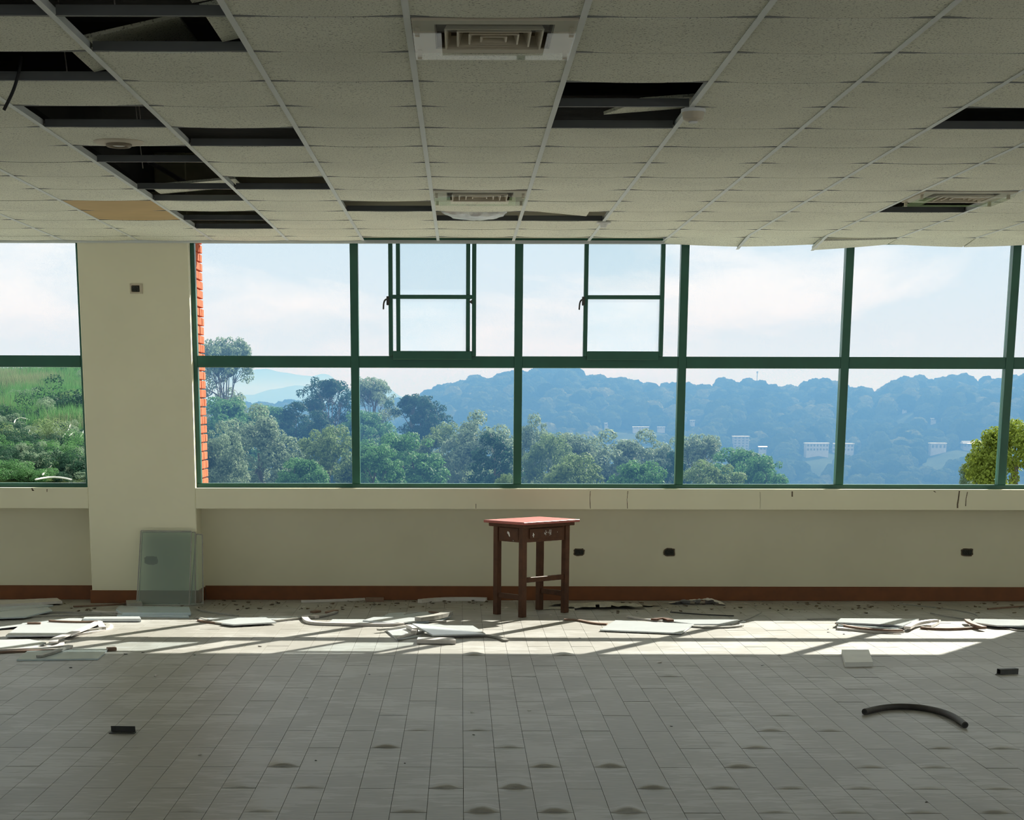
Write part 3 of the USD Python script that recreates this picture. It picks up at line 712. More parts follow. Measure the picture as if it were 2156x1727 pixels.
# sunlit pile at left
panel([(12, 1338), (48, 1312), (160, 1307), (207, 1310), (150, 1337)], 'large white ceiling panel in the sun, leftmost pile', z=.012, t=.012, m='panel_white')
panel([(-40, 1328), (-20, 1322), (110, 1303), (165, 1301), (205, 1309), (60, 1317)], 'white panel under the large one of the leftmost pile', z=.0, t=.010, m='panel_white')
trim([(104, 1309), (150, 1311), (206, 1311)], 'reddish strip across the back of the leftmost panel', m='trim_brown', z=.026, w=.02, n=10)
trim([(58, 1314), (86, 1314)], 'short dark strip on the leftmost panel', m='trim_brown', z=.026, w=.02)
trim([(208, 1311), (178, 1325), (143, 1338), (120, 1346), (112, 1354)], 'white bent channel hanging over the front of the leftmost panel', m='trim_white', z=.026, w=.06, t=.01, n=18)
trim([(206, 1313), (214, 1322), (216, 1326)], 'short white channel stub at the right of the leftmost pile', m='trim_white', z=.010, w=.05, t=.02, n=8)
trim([(225, 1316), (232, 1323), (205, 1331), (150, 1339)], 'curved white strip end right of the leftmost pile', m='trim_white', w=.035, n=16)
trim([(210, 1314), (226, 1321), (190, 1328), (160, 1330)], 'second curved strip inside the leftmost pile', m='trim_grey', w=.03, z=.014, n=14)
trim([(97, 1361), (112, 1364), (126, 1360), (122, 1352), (113, 1351)], 'looped white strip between the two left panels', m='trim_white', w=.03, t=.012, n=20)
panel([(-40, 1368), (-40, 1348), (62, 1346), (97, 1353), (60, 1365)], 'white panel at the left edge of the photo, in front of the leftmost pile', t=.014, z=.004)
trim([(-30, 1373), (40, 1369), (95, 1366), (147, 1362)], 'long strip lying over the front of the left edge panel', m='trim_white', w=.03, z=.012, n=16)
trim([(-30, 1378), (60, 1373), (110, 1371), (150, 1368)], 'brown strip in front of the left edge panel', m='trim_brown', w=.03, z=.002, n=12)
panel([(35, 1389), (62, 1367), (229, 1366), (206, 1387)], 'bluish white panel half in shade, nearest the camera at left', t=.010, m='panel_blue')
trim([(82, 1385), (112, 1376), (148, 1363)], 'dark grey metal bar across the bluish panel', m='trim_grey', z=.013, w=.04, t=.015)
trim([(226, 1370), (244, 1369)], 'short brown batten at the corner of the bluish panel', m='trim_brown', w=.05, t=.02, z=.002)
# second pile
panel([(418, 1304), (424, 1300), (480, 1298), (516, 1299), (470, 1312)], 'white panel lying third of the way from the left, by a thin strip', z=.002, t=.010)
panel([(466, 1312), (500, 1301), (560, 1300), (582, 1310), (492, 1315)], 'second white panel overlapping it to the right', z=.013, t=.010)
panel([(540, 1304), (545, 1297), (634, 1298), (594, 1305)], 'white panel partly in the shadow right of it', z=.002, t=.010)
trim([(414, 1302), (440, 1309), (490, 1316), (530, 1314), (590, 1308), (650, 1302)], 'long thin grey strip bent around those panels', m='trim_grey', w=.025, z=.004, n=24)
trim([(418, 1308), (450, 1313), (480, 1315)], 'brown strip end at the left of those panels', m='trim_brown', w=.025, z=.002, n=8)
trim([(415, 1280), (440, 1290), (470, 1294), (500, 1298)], 'grey strip from the glass to the panels', m='trim_grey', w=.02, n=12)
# third pile with the bent trim
trim([(668, 1302), (648, 1301), (644, 1307), (665, 1315), (720, 1317), (790, 1318), (850, 1317)], 'long white trim bent to a hook at its left end', m='trim_white', w=.05, t=.02, z=.002, n=40)
panel([(690, 1313), (700, 1304), (764, 1304), (850, 1312), (800, 1315)], 'white panel behind the hooked trim', z=.001, t=.010)
panel([(764, 1306), (788, 1299), (900, 1301), (915, 1303), (836, 1312)], 'grey white panel leaning on others right of the hooked trim', z=.012, t=.010)
panel([(800, 1300), (820, 1291), (900, 1288), (950, 1296), (930, 1306), (860, 1312)], 'shaded bluish panel at the back of the middle pile', z=.001, t=.010, m='panel_blue')
panel([(850, 1294), (866, 1281), (886, 1280), (888, 1288)], 'small pale board scrap behind the middle pile', z=.001, t=.012, m='trim_grey')
trim([(658, 1291), (671, 1289)], 'short dark batten behind the hooked trim', m='trim_brown', w=.05, t=.015)
trim([(690, 1292), (707, 1288)], 'second short dark batten behind the hooked trim', m='trim_brown', w=.05, t=.015)
trim([(640, 1304), (680, 1298), (708, 1290)], 'grey strip end above the hooked trim', m='trim_grey', w=.035, n=10, z=.004)
trim([(880, 1308), (915, 1303), (945, 1295)], 'dark bundle of trim at the right of the middle pile', m='trim_grey', w=.07, t=.03, z=.024, n=8)
trim([(905, 1290), (935, 1294)], 'short dark strip above the dark bundle', m='trim_brown', w=.03, z=.014)
trim([(896, 1310), (940, 1310)], 'short white strip in the sun below the dark bundle', m='trim_white', w=.03, z=.003)
panel([(868, 1313), (960, 1318), (995, 1317), (1022, 1334), (911, 1337)], 'flat square white panel left of the table, front of the middle pile', z=.020, t=.010, tilt=[.05, .0, .0, .0, .0])
panel([(812, 1325), (868, 1320), (900, 1336), (835, 1345)], 'small white panel left under the square one', z=.002, t=.012)
trim([(796, 1328), (830, 1324), (862, 1318), (872, 1314)], 'grey stick propped behind the small white panel', m='trim_grey', w=.03, z=.018, n=10)
trim([(860, 1324), (874, 1331), (870, 1337)], 'curled white trim scrap between the two panels', m='trim_white', w=.04, t=.03, z=.016, n=10)
trim([(838, 1345), (862, 1338), (900, 1330)], 'thin pale stick in front of the small white panel', m='trim_white', w=.025, z=.018, n=8)
panel([(878, 1347), (880, 1341), (956, 1343), (960, 1348)], 'long white carton channel in front of the square panel', z=.004, t=.028, m='trim_white', name='carton_channel', catg='strip')
trim([(890, 1341), (960, 1341), (1030, 1341), (1047, 1344), (1066, 1351)], 'grey metal strip with its right end bent forward', m='trim_grey', w=.035, t=.014, z=.003, n=24)
trim([(858, 1387), (870, 1386)], 'tiny pale chip', m='trim_white', w=.02) if False else None
# wall foot between glass and table
trim([(634, 1269), (700, 1267), (768, 1264)], 'long thin batten at the skirting left of the table', m='trim_white', w=.02, t=.02, n=10)
trim([(770, 1267), (808, 1267)], 'short dark block at the skirting by the batten end', m='trim_brown', w=.05, t=.035)
trim([(884, 1270), (930, 1266), (1024, 1266)], 'long pale batten at the skirting nearest the table', m='trim_white', w=.05, t=.03, n=12)
# right of table
def rubble(px0, px1, py, h, d, label, m, seed, name='rubble_heap'):
    a, b = at(px0, py, z=0), at(px1, py, z=0)
    n = 64; U, V = np.meshgrid(np.linspace(0, 1, n), np.linspace(0, 1, 9), indexing='ij')
    P = np.stack([a[0] + U * (b[0] - a[0]), a[1] + V * d, 0 * U], -1)
    z = meshkit.fbm(np.stack([P[..., 0] * 7, P[..., 1] * 12, 0 * U], -1), 4, seed) * np.sin(np.pi * U) ** .6 * np.sin(np.pi * V) ** .6 * h * 1.6
    P[..., 2] = z + .0005
    mask = meshkit.fbm(np.stack([P[..., 0] * 5, P[..., 1] * 9, 0 * U + 2], -1), 3, seed + 9) + .55 * np.sin(np.pi * U) ** .7 * np.sin(np.pi * V) ** .7 > .72
    f = [t for i in range(n - 1) for j in range(8) if mask[i, j] for t in ((i * 9 + j, (i + 1) * 9 + j, (i + 1) * 9 + j + 1), (i * 9 + j, (i + 1) * 9 + j + 1, i * 9 + j + 1))]
    v = P.reshape(-1, 3); k = len(v); v2 = np.vstack([v, v * [1, 1, 0]])
    f2 = f + [(k + x, k + z_, k + y) for x, y, z_ in f]
    obj(name, trimesh.Trimesh(v2, f2, process=False), m, label=label, cat='rubbish', kind='stuff')
rubble(1145, 1402, 1286, .04, .42, 'crumpled grey plastic film along the wall right behind the table', 'film', 3, 'plastic_film')
rubble(1408, 1530, 1276, .055, .22, 'low heap of pale plaster dust at the skirting right of the film', 'trim_white', 5)
def crumbs(px0, px1, py0, py1, n, smax, label, m, seed):
    rg = np.random.default_rng(seed); parts = []
    for _ in range(n):
        q = at(rg.uniform(px0, px1), py0 + (py1 - py0) * rg.uniform(0, 1) ** 1.7, z=0); sz = smax * rg.uniform(.2, 1) ** 2
        if q[1] > RECESS - .03: continue
        h = trimesh.convex.convex_hull(rg.uniform(-1, 1, (7, 3)) * [sz, sz * .7, sz * .3]); h.apply_translation([q[0], q[1], -h.bounds[0, 2]]); parts.append(h)
    obj('debris_crumbs', cat(parts), m, label=label, cat='debris', kind='stuff')
crumbs(440, 1030, 1266, 1285, 130, .028, 'dirt crumbs strewn along the skirting left of the table', 'dirt', 41)
crumbs(1200, 2150, 1270, 1292, 170, .028, 'dirt crumbs strewn along the skirting right of the table', 'dirt', 42)
crumbs(560, 1900, 1266, 1300, 70, .025, 'pale plaster crumbs strewn in front of the skirting', 'trim_white', 43)
crumbs(20, 430, 1272, 1300, 60, .025, 'crumbs strewn around the leaning glass and the column', 'dirt', 44)
trim([(1188, 1306), (1225, 1309), (1260, 1315), (1278, 1316)], 'bent brown strip touching the left of the big right panel', m='trim_brown', w=.035, z=.002, n=14)
panel([(1263, 1326), (1296, 1306), (1461, 1314), (1434, 1333)], 'large flat white panel lying right of the table', z=.006, t=.010)
panel([(1390, 1305), (1400, 1303), (1545, 1303), (1570, 1308), (1525, 1314), (1461, 1314)], 'second white panel behind the large right one', z=.001, t=.008)
trim([(1322, 1300), (1360, 1306), (1395, 1309)], 'pale stick behind the large right panel', m='trim_white', w=.03, z=.002, t=.012, n=8)
trim([(1376, 1307), (1395, 1305), (1412, 1309)], 'reddish broken batten on the second right panel', m='wood_red', w=.05, z=.010, t=.014, n=8)
trim([(1455, 1320), (1500, 1323), (1540, 1322), (1562, 1316)], 'grey strip bent at the right of the large right panel', m='trim_grey', w=.035, z=.002, n=16)
trim([(1412, 1290), (1480, 1295), (1545, 1298)], 'thin dark strip in the shade behind the right panels', m='dark_metal', w=.015, t=.008, n=10)
trim([(1540, 1317), (1570, 1306), (1600, 1292)], 'thin grey wire strip right of the second panel', m='trim_grey', w=.015, t=.008, n=10)
# far right pile
panel([(1762, 1322), (1764, 1316), (1880, 1326), (1905, 1328), (1850, 1329)], 'lowest white panel of the far right pile', z=.001, t=.016, m='trim_white')
panel([(1760, 1310), (1770, 1302), (1935, 1303), (1900, 1318), (1880, 1316)], 'big white panel on top of the far right pile', z=.030, t=.012)
panel([(1764, 1316), (1776, 1308), (1930, 1310), (1890, 1323)], 'white panel in the middle of the far right pile', z=.018, t=.010, m='panel_blue')
trim([(1762, 1314), (1800, 1323), (1850, 1328), (1900, 1329)], 'brown curved strip along the front of the far right pile', m='trim_brown', w=.03, z=.018, n=16)
trim([(1910, 1325), (1924, 1318), (1950, 1312), (1972, 1310)], 'white channel curving up at the right of the pile', m='trim_white', w=.05, t=.02, z=.02, n=16)
trim([(1955, 1322), (1966, 1317), (1975, 1311)], 'short white strip beside the curved channel', m='trim_white', w=.04, t=.02, z=.004, n=10)
trim([(1940, 1324), (1990, 1327), (2040, 1325), (2074, 1323)], 'long brown strip on the floor joining the two right piles', m='trim_brown', w=.035, t=.016, z=.002, n=16)
trim([(2036, 1308), (2048, 1316), (2072, 1324)], 'bent brown strip at the left corner of the rightmost panel', m='trim_brown', w=.04, t=.016, z=.020, n=12)
panel([(2044, 1310), (2054, 1303), (2200, 1306), (2210, 1318), (2100, 1317)], 'rightmost white panel, cut by the edge of the photo', z=.020, t=.010)
panel([(2056, 1314), (2064, 1309), (2200, 1316), (2210, 1324)], 'lower panel under the rightmost one', z=.002, t=.010, m='panel_blue')
trim([(2060, 1312), (2100, 1319), (2150, 1330), (2200, 1332)], 'thin grey wire strip at the bottom right corner of the sunlight', m='trim_grey', w=.012, t=.008, n=16)
trim([(1895, 1272), (1960, 1279), (2020, 1287), (2058, 1297), (2044, 1307)], 'long grey wire strip curving in the shade at right', m='trim_grey', w=.015, t=.008, n=24)
trim([(1960, 1292), (2000, 1300), (2036, 1305)], 'second grey wire strip in the shade at right', m='trim_grey', w=.015, t=.008, n=12)
trim([(2080, 1284), (2130, 1280), (2190, 1277)], 'thin brown strip near the skirting at the right edge', m='trim_brown', w=.02, n=8)
trim([(1700, 1305), (1745, 1304), (1762, 1304)], 'thin dark strip pointing at the far right pile', m='trim_grey', w=.015, t=.008)
# thick tile and loose pieces in the foreground
panel([(1779, 1395), (1772, 1368), (1829, 1368), (1838, 1394)], 'thick white tile lying alone on the floor, half in the sun', z=.001, t=.030, m='white_paint', name='thick_tile', catg='tile')
q = at(2117, 1420, z=0)
bar = thing('metal_offcut', (q[0], q[1], .001), 17, label='short dark metal channel at the right edge of the floor', cat='metal offcut')
obj('channel', cat([bx(-.055, .078, -.02, .02, 0, .003), bx(-.05, .078, -.02, -.017, .003, .034), bx(-.05, .078, .017, .02, .003, .034), bx(-.05, .078, -.017, .017, .031, .034)]), 'dark_metal', bar)
obj('torn_lip', poly_slab([(-.085, -.016, .0005), (-.055, -.02, .0005), (-.055, .008, .0005), (-.065, .003, .0005)], .004), 'dark_metal', bar)
q = at(260, 1542, z=0)
ang = thing('metal_offcut', (q[0], q[1], .001), -3, label='short dark angle profile lying alone on the left foreground floor', cat='metal offcut')
obj('web', rot(bx(-.062, .062, -.002, .002, 0, .032), 12, (1, 0, 0)), 'dark_metal', ang)
obj('flange', bx(-.066, .066, -.045, .002, 0, .003), 'dark_metal', ang)
pts = [at(x, y, z=.0175) for x, y in ((1820, 1499), (1850, 1492), (1890, 1488), (1925, 1489), (1960, 1494), (1990, 1502), (2015, 1514), (2032, 1527))]
pts = smooth_path(pts, 40); ang_ = np.linspace(0, 2 * np.pi, 14, endpoint=False)
hose = thing('rubber_hose', label='curved piece of dark rubber pipe insulation on the right foreground floor', cat='hose')
obj('hose_body', tube(pts, .017, 14), 'dark_rubber', hose, smooth=50)
for a, b in ((pts[0], pts[0] - pts[1]), (pts[-1], pts[-1] - pts[-2])):
    n = b / np.linalg.norm(b)
    obj('hose_bore', tube([a + n * .0002, a + n * .0012], .0105, 12), 'black', hose)  # black disc on the solid end, coloured as the shade of a hollow
chips = [(645, 1470, .014, 'white_paint'), (419, 1590, .016, 'trim_white'), (148, 1407, .012, 'dark_metal'), (301, 1375, .014, 'dark_metal'), (264, 1378, .02, 'dark_metal'), (410, 1380, .012, 'dark_metal'), (441, 1401, .012, 'dark_metal'), (777, 1421, .010, 'dark_metal'),
         (665, 1602, .010, 'dark_metal'), (1413, 1530, .010, 'dark_metal'), (1606, 1402, .012, 'dark_metal'), (1640, 1380, .012, 'dark_metal'), (1388, 1396, .02, 'trim_white'), (330, 1424, .02, 'trim_white'), (1950, 1690, .010, 'dark_metal'), (851, 1608, .010, 'dark_metal'), (997, 1548, .008, 'dark_metal'),
         (548, 1362, .018, 'trim_white'), (1742, 1326, .012, 'dark_metal'), (1744, 1332, .012, 'dark_metal'), (1777, 1336, .014, 'dark_metal'), (1221, 1344, .012, 'dark_metal'), (1362, 1325, .012, 'dark_metal'), (1114, 1497, .014, 'white_paint'), (994, 1501, .014, 'white_paint')]
WHERE = ['white chip alone on the grey planks left of centre, behind the raised planks', 'pale chip on the left foreground planks, right of the angle profile', 'dark crumb just in front of the bluish panel', 'dark crumb at the shadow edge right of the bluish panel', 'dark flake beside the right corner of the bluish panel',
         'dark crumb at the edge of the sunlight, first right of the bluish panel', 'dark crumb on the planks in front of the second panel group', 'dark crumb on the planks in front of the middle pile', 'dark crumb on the foreground planks below the lone white chip', 'dark crumb in the centre right of the foreground planks', 'dark crumb at the sunlight edge left of the thick tile',
         'dark crumb close to the left side of the thick tile', 'pale flake on the planks below the large right panel', 'pale flake on the planks right of the bluish panel', 'dark crumb in the bottom right foreground', 'dark crumb in the foreground left of the raised centre planks', 'dark crumb in the foreground near the centre line',
         'pale stick chip in the left sunlight', 'upper dark crumb of two in the sunlight left of the far right pile', 'lower dark crumb of two in the sunlight left of the far right pile', 'dark crumb in the sunlight right in front of the far right pile', 'dark crumb on the shadow bar in front of the table', 'dark crumb lying on the large right panel edge', 'white fleck on the planks right of the centre', 'white fleck on the planks at the centre']
for k, (x, y, s, m) in enumerate(chips):
    q = at(x, y, z=0); rg = np.random.default_rng(100 + k)
    h = trimesh.convex.convex_hull(rg.uniform(-1, 1, (9, 3)) * [s, s * .8, s * .25]); h.apply_translation([q[0], q[1], -h.bounds[0, 2]])
    obj('plaster_chip' if m != 'dark_metal' else 'dirt_crumb', h, m, label=WHERE[k], cat='debris', group='pale chips on the floor' if m != 'dark_metal' else 'dark crumbs on the floor')

# ---------------------------------------------------------------- the trees outside: where they stand
#       kind      name            leaf          shape
KIND = {'grey': ('broad_tree', 'leaf_grey', 'dense', 21), 'green': ('broad_tree', 'leaf_green', 'dense', 22), 'dark': ('slender_tree', 'leaf_dark', 'tall', 23), 'olive': ('broad_tree', 'leaf_olive', 'dense', 24), 'airy': ('open_tree', 'leaf_grey', 'airy', 25), 'airyd': ('open_tree', 'leaf_dark', 'airy', 27), 'bright': ('bright_tree', 'leaf_bright', 'dense', 26)}
TREES = [  # kind, centre px, top px, crown width px, distance, turn, label
    ('airy', 470, 716, 150, 150, 0, 'tall spreading tree by the brick pier, highest crown of the left trees'),
    ('green', 470, 830, 190, 135, 30, 'low green tree below the tall spreading one'),
    ('grey', 540, 872, 190, 105, 10, 'large pale grey green tree in the left window bay'),
    ('grey', 465, 905, 120, 95, 100, 'pale tree against the brick pier at the sill'),
    ('dark', 622, 842, 100, 150, 0, 'dark pointed tree right of the pale one'),
    ('green', 575, 850, 120, 160, 70, 'light green crown peeking behind the pale tree'),
    ('airyd', 690, 796, 120, 160, 40, 'open dark tree left of the first mullion'),
    ('dark', 672, 860, 90, 145, 60, 'narrow dark tree under the open one'),
    ('olive', 690, 902, 150, 100, 50, 'olive green tree at the sill left of the first mullion'),
    ('airy', 785, 798, 110, 165, 200, 'tall open tree right of the first mullion'),
    ('green', 775, 860, 130, 150, 120, 'dense tree behind the first mullion'),
    ('airyd', 880, 830, 120, 160, 280, 'dark open tree in front of the hill foot'),
    ('dark', 895, 836, 70, 158, 15, 'dark narrow tip beside the dark open tree'),
    ('green', 850, 905, 190, 110, 200, 'yellow green tree in the second bay at the sill'),
    ('olive', 930, 896, 130, 130, 140, 'rounded tree in the middle of the second bay'),
    ('green', 790, 930, 130, 100, 260, 'small green tree right beside the first mullion at the sill'),
    ('grey', 1010, 884, 180, 125, 190, 'broad grey green tree left of the centre mullion'),
    ('dark', 1040, 905, 120, 105, 90, 'dark tree at the sill left of the centre mullion'),
    ('grey', 1125, 890, 130, 130, 310, 'grey tree just right of the centre mullion'),
    ('airy', 1200, 915, 130, 125, 120, 'twiggy tree right of the grey one'),
    ('grey', 1275, 922, 170, 130, 60, 'pale low tree in the middle of the third bay'),
    ('olive', 1210, 960, 150, 100, 20, 'low olive tree at the sill in the third bay'),
    ('grey', 1365, 922, 180, 130, 220, 'grey green tree left of the third mullion'),
    ('green', 1330, 965, 150, 100, 330, 'low green tree at the sill in front of the grey one'),
    ('airy', 1468, 918, 130, 130, 330, 'twiggy grey tree right of the third mullion'),
    ('green', 1560, 938, 180, 120, 45, 'green tree in the fourth bay'),
    ('green', 1612, 955, 120, 115, 170, 'last green tree where the wood falls to the valley'),
    ('olive', 1500, 975, 150, 100, 250, 'low olive tree at the sill in the fourth bay'),
    ('olive', 1160, 918, 130, 118, 10, 'olive tree between the grey tree and the twiggy one'),
    ('dark', 1425, 945, 90, 120, 50, 'dark tree right behind the third mullion'),
    ('bright', 2140, 880, 200, 34, 0, 'bright yellow green tree close to the building at the far right'),
    ('grey', 2060, 955, 80, 40, 80, 'small paler tree at the left foot of the bright one'),
    ('green', 640, 960, 130, 92, 75, 'dark green tree at the sill between the pale and the olive tree'),
    ('olive', 1066, 1000, 60, 80, 0, 'little yellowish bush top just above the sill beside the centre mullion')]
CROWN = {'dense': 8.6, 'airy': 8.0, 'tall': 6.2, 'round': 8.6}
TOPZ = {'dense': 9.3, 'airy': 9.9, 'tall': 10.2, 'round': 10.1}
PLACED = []
TREES = [(kd, cx_, ty, wpx, D * (1.6 if D >= 75 else 1.0), turn, lab) for kd, cx_, ty, wpx, D, turn, lab in TREES]
for kd, cx_, ty, wpx, D, turn, lab in TREES:
    p = at(cx_, ty, y=D); sc_ = wpx / FPX * D / CROWN[KIND[kd][2]]
    PLACED.append((p[0], float(D), p[2] - 1.15 * sc_ * TOPZ[KIND[kd][2]]))
PLACED = np.array(PLACED)
# ---------------------------------------------------------------- outside: land
def sstep(a, b, x):
    t = np.clip((np.asarray(x, float) - a) / (b - a), 0, 1); return t * t * (3 - 2 * t)
RIDGE = [(-900, 840), (300, 842), (700, 846), (840, 838), (880, 832), (950, 806), (1000, 795), (1050, 790), (1090, 783), (1130, 776), (1190, 775), (1250, 785), (1290, 795), (1340, 800), (1400, 809), (1440, 808), (1470, 812), (1520, 801), (1570, 803), (1600, 797), (1634, 812),
         (1664, 812), (1705, 804), (1731, 796), (1768, 803), (1792, 817), (1822, 812), (1842, 822), (1879, 800), (1933, 787), (1966, 800), (2007, 788), (2027, 787), (2057, 800), (2107, 794), (2156, 789), (2300, 780), (2600, 800), (3200, 820)]
def slope_of(px, py):
    d = ray(px, py); return d[0] / d[1], d[2] / d[1]
_r = np.array([slope_of(*p) for p in RIDGE])
YR = 1100.0
def near_ground(X, Y):
    a = X / np.maximum(Y, 1)
    z0 = -10 - 4 * sstep(60, 200, Y) - 26 * sstep(200, 520, Y)
    X_, Y_ = np.asarray(X, float), np.asarray(Y, float); num, den = z0 * .03, .03 + 0 * z0
    for tx, ty_, tz in PLACED:
        w = np.exp(-((X_ - tx) ** 2 + ((Y_ - ty_) * .8) ** 2) / (2 * 9.0 ** 2)); num = num + w * tz; den = den + w
    z = num / den
    slope = .1 + (Y - 45) * .058 + .35 * np.sin(Y * .11 + X * .2)
    slope = np.clip(slope, -4, 3.3) - 1.5 * sstep(94, 120, Y)
    k = sstep(-.165, -.215, a) * sstep(20, 40, Y) * (1 - sstep(150, 260, Y))
    return z * (1 - k) + slope * k
def hill(X, Y):
    a = X / np.maximum(Y, 1)
    zr = EYE + np.interp(a, _r[:, 0], _r[:, 1]) * YR - 11.0
    t = sstep(560, YR, Y) ** .8
    n = meshkit.fbm(np.stack([X * .011, Y * .011, 0 * X], -1), 4, 11) - .5
    base = -40 + 8 * (meshkit.fbm(np.stack([X * .006, Y * .006, 0 * X + 3], -1), 3, 5) - .5)
    z = base + (zr - base) * t + n * 22 * t * (1 - sstep(YR - 250, YR, Y))
    return z - sstep(YR, YR + 260, Y) * 45
def land(X, Y):
    k = sstep(380, 560, Y); return near_ground(X, Y) * (1 - k) + hill(X, Y) * k
def grid(u, v, fn):
    U, V = np.meshgrid(u, v, indexing='ij'); P = fn(U, V); n, m = U.shape
    k = (np.arange(n - 1)[:, None] * m + np.arange(m - 1)[None]).ravel()
    f = np.concatenate([np.stack([k, k + m, k + m + 1], 1), np.stack([k, k + m + 1, k + 1], 1)])
    return trimesh.Trimesh(P.reshape(-1, 3), f, process=False)
def fan(A, Y):
    X = A * Y; return np.stack([X, Y, land(X, Y)], -1)
terr = thing('terrain', kind='structure', label='green land falling from the building to a wooded valley and hills')
obj('paved_yard', grid(np.linspace(-60, 60, 60), np.linspace(15.4, 36.5, 12), lambda X, Y: np.stack([X, Y, -10.2 + .15 * meshkit.noise(np.stack([X * .2, Y * .2, 0 * X], -1))], -1)), 'bounce_ground', terr, smooth=True)  # unseen pale ground added to bounce sunlight up to the ceiling
obj('near_ground', grid(np.linspace(-.9, .9, 140), np.r_[np.linspace(36, 60, 20), np.linspace(63, 200, 40), np.linspace(206, 560, 40)], fan), 'ground_green', terr, smooth=True)
obj('hill_ground', grid(np.linspace(-.6, .75, 260), np.linspace(555, 1400, 110), fan), 'hill_green', terr, smooth=True)
def far_range(name, pts, D, depth, label):
    q = np.array([slope_of(*p) for p in pts])
    def fn(A, Vv):
        z = EYE + np.interp(A, q[:, 0], q[:, 1]) * D
        t = 1 - np.abs(Vv); zz = -60 + (z + 60) * t ** .7 + (meshkit.fbm(np.stack([A * 60, Vv * 3, 0 * A], -1), 4, 3) - .5) * D * .006 * t
        return np.stack([A * (D + Vv * depth), D + Vv * depth, zz], -1)
    obj(name, grid(np.linspace(q[0, 0], q[-1, 0], 240), np.linspace(-1, 1, 13), fn), 'hill_green', kind='structure', label=label, smooth=True)
far_range('mountain_range', [(-600, 800), (300, 790), (420, 782), (515, 772), (560, 772), (600, 780), (640, 790), (662, 796), (678, 788), (690, 787), (700, 790), (712, 803), (722, 812), (800, 830), (900, 850), (1500, 850)], 6500, 900, 'palest far mountain ridge on the left horizon')
far_range('mountain_range', [(-600, 830), (400, 836), (500, 832), (530, 826), (560, 818), (590, 812), (625, 808), (655, 816), (690, 826), (740, 820), (790, 816), (815, 820), (840, 834), (870, 842), (1200, 845), (1500, 850)], 3000, 500, 'blue middle mountain ridge behind the trees')

# ---------------------------------------------------------------- trees
def leaves(c, n, size, rg):
    """Diamond leaves at c, roughly facing n."""
    k = len(c); n = n + rg.normal(0, .5, (k, 3)); n /= np.linalg.norm(n, axis=1, keepdims=True)
    t = np.cross(n, rg.normal(0, 1, (k, 3))); t /= np.linalg.norm(t, axis=1, keepdims=True) + 1e-9; b = np.cross(n, t)
    s = (size * rg.uniform(.6, 1.3, k))[:, None]
    v = np.stack([c - t * s, c + b * s * .5, c + t * s, c - b * s * .5], 1).reshape(-1, 3)
    i = np.arange(k)[:, None] * 4
    return trimesh.Trimesh(v, np.concatenate([i + [0, 1, 2], i + [0, 2, 3]]), process=False)
def blobs_to_leaves(B, R, per, size, rg, squash=.75):
    cs, ns = [], []
    for c, r in zip(B, R):
        k = max(int(per * r * r), 12); d = rg.normal(0, 1, (k, 3)); d[:, 2] = d[:, 2] * .9 + .25; d /= np.linalg.norm(d, axis=1, keepdims=True)
        cs.append(c + d * (r * rg.uniform(.55, 1.08, k) ** .6)[:, None] * [1, 1, squash]); ns.append(d + [0, 0, .5])
    return leaves(np.vstack(cs), np.vstack(ns), size, rg)
def limb(a, b, r0, r1, rg, bend=.12):
    a, b = np.asarray(a, float), np.asarray(b, float); m = (a + b) / 2 + rg.normal(0, bend, 3) * np.linalg.norm(b - a)
    return tube(smooth_path([a, m, b], 7), np.linspace(r0, r1, 7), 6)
